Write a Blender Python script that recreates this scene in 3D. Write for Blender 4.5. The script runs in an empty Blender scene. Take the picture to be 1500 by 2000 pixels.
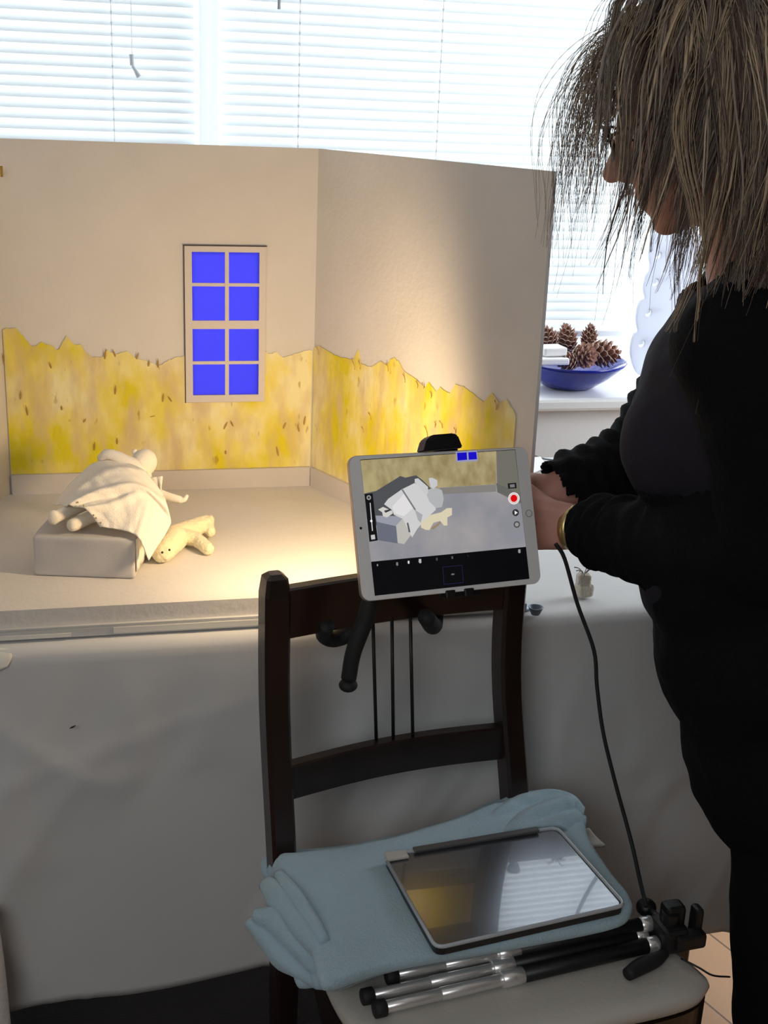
import bpy, bmesh, math, random
from mathutils import Vector, Matrix, Euler, noise
from mathutils.geometry import tessellate_polygon
random.seed(7)
SC = bpy.context.scene
COL = SC.collection
# ------------------------------------------------------------------ camera
F, H, PITCH, ROLL, YAW = 2400.0, 1.42, 18.4, 2.4, -14.0
rad = math.radians
cam = bpy.data.cameras.new('camera')
cam.sensor_fit = 'HORIZONTAL'; cam.sensor_width = 36.0; cam.lens = F * 36.0 / 1500.0
cam.clip_start = 0.05
camo = bpy.data.objects.new('camera', cam); COL.objects.link(camo)
CR = Matrix.Rotation(rad(YAW), 3, 'Z') @ Matrix.Rotation(rad(90 - PITCH), 3, 'X') @ Matrix.Rotation(rad(ROLL), 3, 'Z')
camo.matrix_world = Matrix.Translation((0, 0, H)) @ CR.to_4x4()
SC.camera = camo
SC.view_settings.view_transform = 'Standard'
SC.view_settings.look = 'None'
SC.view_settings.gamma = 1
SC.view_settings.exposure = 0.0
SC.view_settings.use_curve_mapping = False
# ------------------------------------------------------------------ world and lights
w = bpy.data.worlds.new('daylight'); SC.world = w; w.use_nodes = True
w.node_tree.nodes['Background'].inputs[0].default_value = (0.93, 0.97, 1.0, 1)
w.node_tree.nodes['Background'].inputs[1].default_value = 1.5

def area(name, loc, target, sx, sy, power, col):
    l = bpy.data.lights.new(name, 'AREA'); l.shape = 'RECTANGLE'; l.size = sx; l.size_y = sy
    l.energy = power; l.color = col
    o = bpy.data.objects.new(name, l); COL.objects.link(o); o.location = loc
    o.rotation_euler = (Vector(target) - Vector(loc)).to_track_quat('-Z', 'Y').to_euler()
    return o
# daylight falling on the outside of the window, added fill lights behind the camera and at the right, warm lamp
area('daylight_outside', (0.5, 3.45, 1.75), (0.5, 2.8, 1.5), 4.4, 2.2, 125, (0.93, 0.97, 1.0))
area('rear_fill_light', (-0.9, -1.0, 2.0), (0.3, 1.5, 0.6), 1.4, 1.0, 17.0, (0.95, 0.98, 1.0))  # soft fill added behind the camera; no window is built there
area('side_fill_light', (2.2, 1.95, 1.35), (0.9, 2.3, 0.8), 0.9, 1.0, 26, (0.93, 0.96, 1.0))  # added fill, brightens the sill wall and table from the right
lp = bpy.data.lights.new('warm_lamp', 'SPOT'); lp.energy = 7.2; lp.color = (1.0, 0.72, 0.42); lp.shadow_soft_size = 0.035
lp.spot_size = rad(165); lp.spot_blend = 0.6
lo = bpy.data.objects.new('warm_lamp', lp); COL.objects.link(lo); lo.location = (0.33, 1.455, 0.99)
lo.rotation_euler = (Vector((0.10, 1.95, 0.95)) - Vector(lo.location)).to_track_quat('-Z', 'Y').to_euler()

# ------------------------------------------------------------------ helpers
def ray(px, py): return CR @ Vector(((px - 750) / F, -(py - 1000) / F, -1.0))
def atz(px, py, z):
    d = ray(px, py); return Vector((0, 0, H)) + d * ((z - H) / d.z)
def aty(px, py, y):
    d = ray(px, py); return Vector((0, 0, H)) + d * (y / d.y)

def s2l(c): return tuple(((v / 255 + 0.055) / 1.055) ** 2.4 if v / 255 > 0.04045 else v / 255 / 12.92 for v in c)

MATS = {}
def mat(name, col, rough=0.6, metal=0.0, spec=0.5, bump=0.0, bscale=80.0, var=0.0, vscale=8.0, emit=None, estr=0.0,
        stretch=(1, 1, 1), coat=0.0, sheen=0.0):
    if name in MATS: return MATS[name]
    m = bpy.data.materials.new(name); m.use_nodes = True; nt = m.node_tree; N = nt.nodes; L = nt.links
    b = N['Principled BSDF']
    b.inputs['Base Color'].default_value = (*col, 1); b.inputs['Roughness'].default_value = rough
    b.inputs['Metallic'].default_value = metal; b.inputs['Specular IOR Level'].default_value = spec
    b.inputs['Coat Weight'].default_value = coat; b.inputs['Sheen Weight'].default_value = sheen
    tc = N.new('ShaderNodeTexCoord'); mp = N.new('ShaderNodeMapping'); mp.inputs['Scale'].default_value = stretch
    L.new(tc.outputs['Object'], mp.inputs[0])
    if bump > 0:
        n = N.new('ShaderNodeTexNoise'); n.inputs['Scale'].default_value = bscale; n.inputs['Detail'].default_value = 6
        L.new(mp.outputs[0], n.inputs['Vector'])
        bp = N.new('ShaderNodeBump'); bp.inputs['Strength'].default_value = bump; bp.inputs['Distance'].default_value = 0.01
        L.new(n.outputs[0], bp.inputs['Height']); L.new(bp.outputs[0], b.inputs['Normal'])
    if var > 0:
        n2 = N.new('ShaderNodeTexNoise'); n2.inputs['Scale'].default_value = vscale; n2.inputs['Detail'].default_value = 5
        L.new(mp.outputs[0], n2.inputs['Vector'])
        r = N.new('ShaderNodeValToRGB')
        r.color_ramp.elements[0].position = 0.3; r.color_ramp.elements[1].position = 0.7
        r.color_ramp.elements[0].color = (*[c * (1 - var) for c in col], 1)
        r.color_ramp.elements[1].color = (*[min(1, c * (1 + var)) for c in col], 1)
        L.new(n2.outputs[0], r.inputs[0]); L.new(r.outputs[0], b.inputs['Base Color'])
    if emit:
        b.inputs['Emission Color'].default_value = (*emit, 1); b.inputs['Emission Strength'].default_value = estr
    MATS[name] = m
    return m

def props(o, label=None, cat=None, group=None, kind=None):
    if label: o['label'] = label
    if cat: o['category'] = cat
    if group: o['group'] = group
    if kind: o['kind'] = kind
    return o
def empty(name, loc=(0, 0, 0), rz=0.0):
    o = bpy.data.objects.new(name, None); COL.objects.link(o); o.location = loc; o.rotation_euler = (0, 0, rz); o.empty_display_size = 0.05
    return o
def link(name, me, m, parent=None, local=False, smooth=False):
    """parent: geometry given in world space is kept there unless local=True"""
    o = bpy.data.objects.new(name, me); COL.objects.link(o)
    if m is not None:
        for k in (m if isinstance(m, (list, tuple)) else [m]): me.materials.append(k)
    if smooth:
        me.polygons.foreach_set('use_smooth', [True] * len(me.polygons)); me.update()
    if parent is not None:
        o.parent = parent
        if not local:
            M = Matrix.Translation(parent.location) @ parent.rotation_euler.to_matrix().to_4x4()
            p = parent.parent
            while p is not None:
                M = Matrix.Translation(p.location) @ p.rotation_euler.to_matrix().to_4x4() @ M; p = p.parent
            me.transform(M.inverted())
    return o
def from_bm(name, bm, m, parent=None, local=False, smooth=False):
    me = bpy.data.meshes.new(name); bm.normal_update(); bm.to_mesh(me); bm.free()
    return link(name, me, m, parent, local, smooth)

def box(bm, c, s, rot=None, bev=0.0, seg=2, mi=0):
    r = bmesh.ops.create_cube(bm, size=1.0)
    vs = r['verts']
    bmesh.ops.scale(bm, vec=s, verts=vs)
    if bev > 0:
        es = list({e for v in vs for e in v.link_edges})
        rr = bmesh.ops.bevel(bm, geom=es, offset=bev, segments=seg, affect='EDGES', profile=0.5)
        vs = list({v for v in rr['verts']} | {v for v in vs if v.is_valid})
    M = Matrix.Translation(c)
    if rot is not None: M = M @ (rot.to_4x4() if hasattr(rot, 'to_4x4') else Matrix.Rotation(rot, 4, 'Z'))
    bmesh.ops.transform(bm, matrix=M, verts=vs)
    for v in vs:
        for f in v.link_faces: f.material_index = mi
    return vs
def boxo(name, lo, hi, m, parent=None, bev=0.0, local=False):
    bm = bmesh.new(); lo = Vector(lo); hi = Vector(hi)
    box(bm, (lo + hi) / 2, hi - lo, bev=bev)
    return from_bm(name, bm, m, parent, local)
def bar(bm, a, b, wx, wy, up=(0, 0, 1), bev=0.0, wx2=None, wy2=None):
    """tapered rectangular bar from a to b"""
    a = Vector(a); b = Vector(b); d = (b - a).normalized(); u = Vector(up)
    x = d.cross(u)
    x = x.normalized() if x.length > 1e-4 else Vector((1, 0, 0)); y = x.cross(d).normalized()
    wx2 = wx if wx2 is None else wx2; wy2 = wy if wy2 is None else wy2
    vs = []
    for p, X, Y_ in ((a, wx, wy), (b, wx2, wy2)):
        for sx, sy in ((-1, -1), (1, -1), (1, 1), (-1, 1)):
            vs.append(bm.verts.new(p + x * sx * X / 2 + y * sy * Y_ / 2))
    fs = [bm.faces.new([vs[i] for i in q]) for q in ((3, 2, 1, 0), (4, 5, 6, 7), (0, 1, 5, 4), (1, 2, 6, 5), (2, 3, 7, 6), (3, 0, 4, 7))]
    if bev > 0:
        es = list({e for f in fs for e in f.edges}); bmesh.ops.bevel(bm, geom=es, offset=bev, segments=3, affect='EDGES', profile=0.5)
def catmull(pts, n=8):
    pts = [Vector(p) for p in pts]; P = [2 * pts[0] - pts[1]] + pts + [2 * pts[-1] - pts[-2]]; out = []
    for i in range(1, len(P) - 2):
        for k in range(n):
            t = k / n; a, b, c, d = P[i - 1], P[i], P[i + 1], P[i + 2]
            out.append(0.5 * ((2 * b) + (c - a) * t + (2 * a - 5 * b + 4 * c - d) * t * t + (3 * b - a - 3 * c + d) * t ** 3))
    out.append(P[-2]); return out
def tube(bm, pts, rad_, seg=12, n=6, flat=1.0, smooth_path=True, ends=True):
    """swept tube; rad_ a number or one per point; flat squashes the section"""
    if isinstance(rad_, (int, float)): rad_ = [rad_] * len(pts)
    if smooth_path and len(pts) > 2:
        rp = [Vector((r, 0, 0)) for r in rad_]; pts = catmull(pts, n); rad_ = [max(1e-5, v.x) for v in catmull(rp, n)]
    pts = [Vector(p) for p in pts]
    t0 = (pts[1] - pts[0]).normalized(); ref = Vector((0, 0, 1)) if abs(t0.z) < 0.9 else Vector((1, 0, 0))
    x = t0.cross(ref).normalized(); rings = []
    for i, p in enumerate(pts):
        t = (pts[min(i + 1, len(pts) - 1)] - pts[max(i - 1, 0)]).normalized()
        x = (x - t * x.dot(t)).normalized(); y = t.cross(x)
        rings.append([bm.verts.new(p + (x * math.cos(2 * math.pi * k / seg) + y * flat * math.sin(2 * math.pi * k / seg)) * rad_[i]) for k in range(seg)])
    for a, b in zip(rings, rings[1:]):
        for k in range(seg): bm.faces.new((a[k], a[(k + 1) % seg], b[(k + 1) % seg], b[k]))
    if ends: bm.faces.new(rings[0][::-1]); bm.faces.new(rings[-1])
def tubeo(name, pts, r, m, parent=None, seg=12, **k):
    bm = bmesh.new(); tube(bm, pts, r, seg, **k); return from_bm(name, bm, m, parent, smooth=True)
def lathe(bm, prof, c, seg=40, axis=None, squash=1.0):
    rings = []; c = Vector(c); Rm = Vector((0, 0, 1)).rotation_difference(Vector(axis)).to_matrix() if axis is not None else Matrix.Identity(3)
    for r, z in prof:
        rings.append([bm.verts.new(c + Rm @ Vector((max(r, 1e-5) * math.cos(2 * math.pi * k / seg), squash * max(r, 1e-5) * math.sin(2 * math.pi * k / seg), z))) for k in range(seg)])
    for a, b in zip(rings, rings[1:]):
        for k in range(seg): bm.faces.new((a[k], a[(k + 1) % seg], b[(k + 1) % seg], b[k]))
def ell(bm, c, r, rot=None, sub=3):
    q = bmesh.ops.create_icosphere(bm, subdivisions=sub, radius=1.0); vs = q['verts']
    bmesh.ops.scale(bm, vec=r if hasattr(r, '__len__') else (r, r, r), verts=vs)
    M = Matrix.Translation(c)
    if rot is not None: M = M @ rot.to_4x4()
    bmesh.ops.transform(bm, matrix=M, verts=vs)
def cap(bm, a, b, ra, rb):
    a = Vector(a); b = Vector(b); ell(bm, a, ra, sub=3); ell(bm, b, rb, sub=3)
    tube(bm, [a, b], [ra, rb], 24, smooth_path=False)
def chain(bm, pts, rs):
    for i in range(len(pts) - 1): cap(bm, pts[i], pts[i + 1], rs[i], rs[i + 1])
def extrude_poly(bm, pts, dz, inset=None):
    """solid slab from a closed outline of 3-D points, thickened along dz"""
    dz = Vector(dz); n = len(pts)
    a = [bm.verts.new(Vector(p)) for p in pts]; b = [bm.verts.new(Vector(p) + dz) for p in pts]
    for t in tessellate_polygon([[Vector(p) for p in pts]]):
        try: bm.faces.new([a[i] for i in t]); bm.faces.new([b[i] for i in reversed(t)])
        except ValueError: pass
    for i in range(n): bm.faces.new((a[i], b[i], b[(i + 1) % n], a[(i + 1) % n]))
    bmesh.ops.recalc_face_normals(bm, faces=bm.faces)
def baked(bm, mods):
    """run modifiers on a bmesh, return the finished mesh"""
    me = bpy.data.meshes.new('tmp'); bm.to_mesh(me); bm.free()
    o = bpy.data.objects.new('tmp', me); COL.objects.link(o)
    for t, kw in mods:
        md = o.modifiers.new(t, t)
        for k, v in kw.items(): setattr(md, k, v)
    dg = bpy.context.evaluated_depsgraph_get(); dg.update()
    out = bpy.data.meshes.new_from_object(o.evaluated_get(dg)); bpy.data.objects.remove(o)
    return out
def blob(name, build, m, parent=None, voxel=0.004, sm=6, fn=None):
    bm = bmesh.new(); build(bm)
    me = baked(bm, [('REMESH', dict(mode='VOXEL', voxel_size=voxel)), ('SMOOTH', dict(factor=0.5, iterations=sm))])
    me.name = name
    if fn:
        b2 = bmesh.new(); b2.from_mesh(me); b2.normal_update(); fn(b2); b2.to_mesh(me); b2.free()
    return link(name, me, m, parent, smooth=True)
def nz(p, s): return noise.noise(Vector(p) * s)
def cr1(a, b, c, d, t): return 0.5 * ((2 * b) + (c - a) * t + (2 * a - 5 * b + 4 * c - d) * t * t + (3 * b - a - 3 * c + d) * t ** 3)
def sheet(net, nu, nv, fold=None):
    """smooth sheet through a net of control points; returns grid of points"""
    def crv(P, t):
        n = len(P) - 1; x = min(max(t * n, 0), n - 1e-6); i = int(x); f = x - i
        g = lambda k: P[k] if 0 <= k <= n else (2 * P[0] - P[1] if k < 0 else 2 * P[n] - P[n - 1])
        return cr1(g(i - 1), g(i), g(i + 1), g(i + 2), f)
    G = []
    for a in range(nu + 1):
        row = [crv([Vector(p) for p in r], a / nu) for r in net]
        G.append([crv(row, b / nv) for b in range(nv + 1)])
    if fold:
        for a in range(nu + 1):
            for b in range(nv + 1): G[a][b] = G[a][b] + fold(a / nu, b / nv, G[a][b])
    return G
def grid_mesh(bm, G):
    V = [[bm.verts.new(p) for p in r] for r in G]
    for a in range(len(G) - 1):
        for b in range(len(G[0]) - 1): bm.faces.new((V[a][b], V[a + 1][b], V[a + 1][b + 1], V[a][b + 1]))
def solid(bm, th, sub=0):
    mods = [('SOLIDIFY', dict(thickness=th, offset=0.0))]
    if sub: mods.append(('SUBSURF', dict(levels=sub, render_levels=sub)))
    return baked(bm, mods)

# ------------------------------------------------------------------ materials
M_wall = mat('white_paint', (0.86, 0.87, 0.88), 0.7, bump=0.05)
M_gloss = mat('white_gloss_paint', (0.85, 0.87, 0.88), 0.35)
M_ceil = mat('ceiling_paint', (0.75, 0.75, 0.74), 0.9)
M_cloth = mat('white_cotton', (0.62, 0.62, 0.62), 0.95, spec=0.1, bump=0.03, bscale=60, var=0.03, vscale=4)
M_board = mat('grey_painted_board', (0.66, 0.63, 0.60), 0.85, spec=0.2, bump=0.08, bscale=120, var=0.05, vscale=6)
M_boardgrey = mat('cool_grey_board', (0.52, 0.53, 0.53), 0.8, spec=0.2, var=0.06, vscale=10)
M_tape = mat('cream_masking_tape', (0.74, 0.72, 0.66), 0.7, var=0.05)
M_wood = mat('dark_mahogany', (0.017, 0.008, 0.006), 0.33, var=0.45, vscale=14, stretch=(1, 1, 0.12), bump=0.05, bscale=60, coat=0.15)
M_black = mat('black_plastic', (0.008, 0.008, 0.009), 0.45)
M_rubber = mat('black_rubber', (0.010, 0.010, 0.011), 0.7)
M_chrome = mat('brushed_silver', (0.85, 0.84, 0.83), 0.27, metal=0.75)
M_cream = mat('cream_leather', (0.50, 0.475, 0.43), 0.6, bump=0.08, bscale=160, var=0.06, vscale=7)
M_blue = mat('pale_blue_fleece', s2l((165, 190, 202)), 0.95, spec=0.1, bump=0.35, bscale=420, var=0.07, vscale=9, sheen=0.3)
M_felt = mat('ivory_felt', (0.80, 0.74, 0.63), 0.95, spec=0.1, bump=0.12, bscale=300, sheen=0.3)
M_felt_y = mat('yellow_cream_plush', (0.82, 0.74, 0.50), 0.95, spec=0.1, bump=0.2, bscale=400, sheen=0.3)
M_linen = mat('ivory_linen', (0.82, 0.77, 0.68), 0.95, spec=0.1, bump=0.25, bscale=500)
M_knit = mat('black_knit', (0.0045, 0.0045, 0.006), 0.9, spec=0.15, bump=0.3, bscale=300)
M_shirt = mat('charcoal_jersey', (0.020, 0.018, 0.026), 0.85, spec=0.2, bump=0.15, bscale=400)
M_trouser = mat('black_trouser_cloth', (0.004, 0.004, 0.005), 0.9, spec=0.15)
M_skin = mat('skin', (0.60, 0.31, 0.25), 0.55, bump=0.05, bscale=200, var=0.08, vscale=30)
M_dark = mat('dark_eye', (0.02, 0.012, 0.01), 0.3)
M_blueglass = mat('cobalt_glazed_glass', (0.006, 0.018, 0.30), 0.15, coat=0.1, spec=0.4)
M_cone = mat('pine_cone_scale', (0.34, 0.17, 0.12), 0.75, var=0.35, vscale=60)
M_conetip = mat('pine_cone_tip', (0.60, 0.50, 0.42), 0.8)
M_white = mat('white_paper', (0.85, 0.85, 0.86), 0.8)

# floor: light wood laminate planks
def floor_mat():
    m = bpy.data.materials.new('oak_laminate'); m.use_nodes = True; N = m.node_tree.nodes; L = m.node_tree.links; b = N['Principled BSDF']
    tc = N.new('ShaderNodeTexCoord'); br = N.new('ShaderNodeTexBrick'); br.inputs['Scale'].default_value = 1.0
    br.inputs['Brick Width'].default_value = 1.2; br.inputs['Row Height'].default_value = 0.14; br.inputs['Mortar Size'].default_value = 0.002
    br.inputs['Color1'].default_value = (*s2l((205, 160, 118)), 1); br.inputs['Color2'].default_value = (*s2l((190, 145, 103)), 1); br.inputs['Mortar'].default_value = (*s2l((110, 78, 52)), 1)
    mp = N.new('ShaderNodeMapping'); mp.inputs['Rotation'].default_value = (0, 0, rad(72))
    L.new(tc.outputs['Object'], mp.inputs[0]); L.new(mp.outputs[0], br.inputs['Vector']); L.new(br.outputs[0], b.inputs['Base Color'])
    b.inputs['Roughness'].default_value = 0.45
    return m
M_floor = floor_mat()

def translucent(name, col, k):
    m = mat(name, col, 0.4); nt = m.node_tree; t = nt.nodes.new('ShaderNodeBsdfTranslucent'); t.inputs[0].default_value = (*col, 1)
    x = nt.nodes.new('ShaderNodeMixShader'); x.inputs[0].default_value = k
    nt.links.new(nt.nodes['Principled BSDF'].outputs[0], x.inputs[1]); nt.links.new(t.outputs[0], x.inputs[2]); nt.links.new(x.outputs[0], nt.nodes['Material Output'].inputs[0]); return m
# ------------------------------------------------------------------ room shell
XL, XR, YB, YW, ZC = -1.5, 2.3, -1.3, 2.86, 2.45
SILL = 0.80
def struct(o): o['kind'] = 'structure'; return o
struct(boxo('floor', (XL - .1, YB - .1, -0.06), (XR + .1, YW + .2, 0), M_floor))
struct(boxo('ceiling', (XL - .1, YB - .1, ZC), (XR + .1, YW + .2, ZC + .06), M_ceil))
M_room = mat('muted_room_paint', (0.30, 0.28, 0.26), 0.8, bump=0.05)
struct(boxo('wall_left', (XL - .08, YB, 0), (XL, YW, ZC), M_room))
struct(boxo('wall_right', (XR, YB, 0), (XR + .08, YW, ZC), M_room))
struct(boxo('wall_front', (XL, YB - .08, 0), (XR, YB, ZC), M_room))
# the window wall: apron below the sill, piers and lintel round the opening
bm = bmesh.new()
WX0, WX1, WZ1 = -1.3, 2.15, 2.25
box(bm, ((XL + XR) / 2, YW - .04, (SILL - .03) / 2), (XR - XL, .48, SILL - .03))
box(bm, ((XL + WX0) / 2, YW + .09, (SILL + ZC) / 2), (WX0 - XL, .22, ZC - SILL))
box(bm, ((XR + WX1) / 2, YW + .09, (SILL + ZC) / 2), (XR - WX1, .22, ZC - SILL))
box(bm, ((WX0 + WX1) / 2, YW + .09, (WZ1 + ZC) / 2), (WX1 - WX0, .22, ZC - WZ1))
struct(from_bm('wall_back', bm, M_wall))
bm = bmesh.new(); box(bm, ((XL + XR) / 2, 2.715, SILL - .015), (XR - XL, .33, .03), bev=.008)
struct(from_bm('trim_1', bm, M_gloss))
# window: frame, glass
bm = bmesh.new()
for x in (WX0 + .03, 0.27, WX1 - .03): box(bm, (x, YW + .10, (SILL + WZ1) / 2), (.06, .07, WZ1 - SILL), bev=.006)
for z in (SILL + .045, WZ1 - .03): box(bm, ((WX0 + WX1) / 2, YW + .10, z), (WX1 - WX0, .066, .09), bev=.006)
win = struct(from_bm('window_1', bm, M_gloss))
def glass_mat():
    m = bpy.data.materials.new('window_glass'); m.use_nodes = True; N = m.node_tree.nodes; L = m.node_tree.links
    N.remove(N['Principled BSDF']); t = N.new('ShaderNodeBsdfTransparent'); g = N.new('ShaderNodeBsdfGlossy'); g.inputs['Roughness'].default_value = 0.02
    x = N.new('ShaderNodeMixShader'); x.inputs[0].default_value = 0.05; L.new(t.outputs[0], x.inputs[1]); L.new(g.outputs[0], x.inputs[2])
    L.new(x.outputs[0], N['Material Output'].inputs[0]); return m
M_glass = glass_mat()
boxo('glass', (WX0 + .04, YW + .098, SILL + .08), (WX1 - .04, YW + .102, WZ1 - .05), M_glass, win)
struct(boxo('trim_2', (0.249, 2.765, SILL), (0.291, 2.805, WZ1), translucent('white_pvc_upright', (.90, .93, .94), .55), bev=.004))   # upright between the blinds

bm = bmesh.new(); box(bm, (-.28, 1.35, .005), (2.02, 2.0, .010), bev=.003)  # dark layer added over the floor to blacken it under the table
props(from_bm('dark_floor_layer', bm, mat('dark_brown_matte', (.012, .008, .007), .95, bump=.4, bscale=300)), 'very dark brown layer added over the floor under the table', 'dark_floor_layer')
# ------------------------------------------------------------------ venetian blinds
def slat_mat():
    m = bpy.data.materials.new('white_blind_slat'); m.use_nodes = True; N = m.node_tree.nodes; L = m.node_tree.links
    b = N['Principled BSDF']; b.inputs['Base Color'].default_value = (0.80, 0.85, 0.87, 1); b.inputs['Roughness'].default_value = 0.5
    t = N.new('ShaderNodeBsdfTranslucent'); t.inputs[0].default_value = (0.90, 0.96, 0.98, 1)
    x = N.new('ShaderNodeMixShader'); x.inputs[0].default_value = 0.20
    L.new(b.outputs[0], x.inputs[1]); L.new(t.outputs[0], x.inputs[2]); L.new(x.outputs[0], N['Material Output'].inputs[0]); return m
M_slat = slat_mat()
M_cord = translucent('white_cord', (0.9, 0.92, 0.94), .45)
def blind(x0, x1, ladders, label):
    r = empty('venetian_blind', ((x0 + x1) / 2, 2.80, WZ1))
    props(r, label, 'blind', 'venetian blinds in the window')
    boxo('headrail', (x0, 2.785, WZ1 - .035), (x1, 2.83, WZ1), M_gloss, r, bev=.003)
    z = WZ1 - .05; pitch = 0.0212; i = 0; W = 0.0300; tilt = rad(66)
    while z > 0.925:
        bm = bmesh.new(); n = 5; rows = []
        for k in range(n + 1):
            s = (k / n - .5) * W; bow = 0.0016 * (1 - (2 * k / n - 1) ** 2)
            y = 2.81 - s * math.cos(tilt) - bow * math.sin(tilt) * .5; zz = z - s * math.sin(tilt) * -1 * -1 + bow * math.cos(tilt)
            rows.append((bm.verts.new((x0 + .002, y, zz)), bm.verts.new((x1 - .002, y, zz))))
        for a, b in zip(rows, rows[1:]): bm.faces.new((a[0], a[1], b[1], b[0]))
        me = bpy.data.meshes.new('slat'); bm.to_mesh(me); bm.free()
        link('slat', me, M_slat, r, smooth=False)
        z -= pitch; i += 1
    boxo('bottom_rail', (x0, 2.80, z - .012), (x1, 2.822, z + .004), M_gloss, r, bev=.003)
    for lx in ladders:
        bm = bmesh.new()
        for yy in (2.795,):
            tube(bm, [(lx, yy, WZ1 - .03), (lx, yy, z)], .0011, 6, smooth_path=False)
        zz = WZ1 - .05 - pitch / 2
        while zz > z:   # little knots where the ladder meets each slat
            lathe(bm, [(0.0, -.004), (.0028, .003), (0.0, .005)], (lx, 2.795, zz), 6); zz -= pitch
        from_bm('ladder_cord', bm, M_cord, r)
    return r
bl = blind(WX0 + .05, 0.244, (-1.0, -.45, aty(219, 100, 2.795).x), 'white venetian blind left of the white upright, with the hanging pull cord')
pc = aty(257, 0, 2.785); pk = aty(258, 106, 2.785)
bm = bmesh.new(); tube(bm, [(pk.x, 2.785, WZ1 - .03), pk], .001, 6, smooth_path=False)
cc = from_bm('pull_cord', bm, M_cord, bl)
bm = bmesh.new(); q1 = aty(257, 106, 2.783); q2 = aty(258, 128, 2.783); q3 = aty(272, 150, 2.783)
tube(bm, [q1, q2], [.0055, .0045], 10, smooth_path=False); tube(bm, [q2 + Vector((.001, 0, 0)), q3], [.003, .006], 10, smooth_path=False)
from_bm('cord_tassel', bm, mat('tassel_plastic', (.75, .80, .84), .5), cc)
br_ = blind(0.296, WX1 - .05, (aty(585, 100, 2.795).x, aty(857, 200, 2.795).x, 1.45, 1.9), 'white venetian blind right of the white upright, behind the person')
wd = aty(545, 18, 2.785)
bm = bmesh.new(); tube(bm, [(wd.x, 2.785, WZ1 - .03), wd], .0035, 8, smooth_path=False)
from_bm('tilt_wand', bm, mat('clear_grey_plastic', (.35, .38, .40), .3), br_)

# ------------------------------------------------------------------ table and tablecloth
TZ = 0.75
TX0, TX1, TY0, TY1 = -0.95, 0.985, 1.497, 2.26
tb = props(empty('table', (0.1, 1.88, 0)), 'table hidden beneath the long white tablecloth', 'table')
boxo('table_top', (TX0 + .01, TY0 + .01, TZ - .032), (TX1 - .01, TY1 - .01, TZ - .006), M_wood, tb, bev=.004)
for sx in (TX0 + .06, TX1 - .06):
    for sy in (TY0 + .08, TY1 - .06):
        bm = bmesh.new(); bar(bm, (sx, sy, TZ - .03), (sx, sy, 0.011), .05, .05, up=(0, 1, 0), bev=.004); from_bm('leg', bm, M_wood, tb)
def drape(x, y):
    cx = min(max(x, TX0), TX1); cy = min(max(y, TY0), TY1)
    ox, oy = x - cx, y - cy; d = math.hypot(ox, oy)
    if d < 1e-6:
        z = TZ - .003 + 0.0011 * nz((x, y, 0), 9) + 0.0012 * max(0, nz((x * .6, y * 2, 3), 14))
        return Vector((x, y, z))
    ux, uy = ox / d, oy / d
    r = 0.012; arc = r * math.pi / 2
    if d < arc:
        a = d / r; f = r * math.sin(a); z = TZ - .003 - r * (1 - math.cos(a))
    else:
        f = r; z = TZ - .003 - r - (d - arc)
    s = (x if abs(uy) > .5 else y)
    amp = max(0, d - 0.03)
    wv = (0.022 * nz((s * 1.0, 0.3 * d, 1.7), 4.5) + 0.009 * nz((s + .20 * d, d * .12, 5), 12) + .0015 * nz((s, d, 2), 20)) * min(1, amp * 3.0)
    for kx, kd, o_, a_ in ((1.0, .45, 9, .006), (.8, -.55, 4, .005), (.35, .9, 2, .003)):   # sharp pressed creases
        wv += a_ * (1 - abs(nz((s * kx + d * kd, d * .35, o_), 5.5))) ** 14 * min(1, amp * 6)
    # diagonal pull folds towards the right-hand corner and behind the chair
    if uy < -.5:
        wv += .008 * math.sin((x + d * .55) * 46) * max(0, 1 - abs(x - .36) / .2) * min(1, amp * 5) * (1 if d < .45 else max(0, 1 - (d - .45) * 6))
        wv += .012 * math.sin((x - (0.62 - d) * .5) * 60) * max(0, 1 - abs(x - .90) / .14) * max(0, min(1, (d - .25) * 5))
    corner = abs(ux * uy) * 2
    f2 = f + max(0.0, wv + .004) + corner * .10 * min(1, d * 2)
    return Vector((cx + ux * f2, cy + uy * f2, max(z, .03)))
bm = bmesh.new()
DROP = .585
xs = [TX0 - DROP + i * .012 for i in range(int((TX1 - TX0 + 2 * DROP) / .012) + 1)]
ys = [TY0 - DROP + j * .012 for j in range(int((TY1 + .03 - TY0 + DROP) / .012) + 1)]
def hemd(x):   # hem hangs a little deeper towards the right
    return DROP - .028 + .020 * (1 if x > .45 else 0) * min(1, (x - .45) * 4) - .018 * max(0, 1 - abs(x - .22) / .2) + .006 * nz((x, 0, 0), 6)
V = {}
for i, x in enumerate(xs):
    for j, y in enumerate(ys):
        yy = y
        if y < TY0: yy = TY0 - (TY0 - y) * hemd(x) / DROP
        xx = TX1 + (x - TX1) * .97 if x > TX1 else x
        V[i, j] = bm.verts.new(drape(xx, yy))
for i in range(len(xs) - 1):
    for j in range(len(ys) - 1): bm.faces.new((V[i, j], V[i + 1, j], V[i + 1, j + 1], V[i, j + 1]))
me = baked(bm, [('SOLIDIFY', dict(thickness=0.0016, offset=1.0))])
tc_ = props(link('tablecloth', me, M_cloth, smooth=True), 'long creased white tablecloth covering the table and hanging down its front', 'tablecloth')

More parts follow.
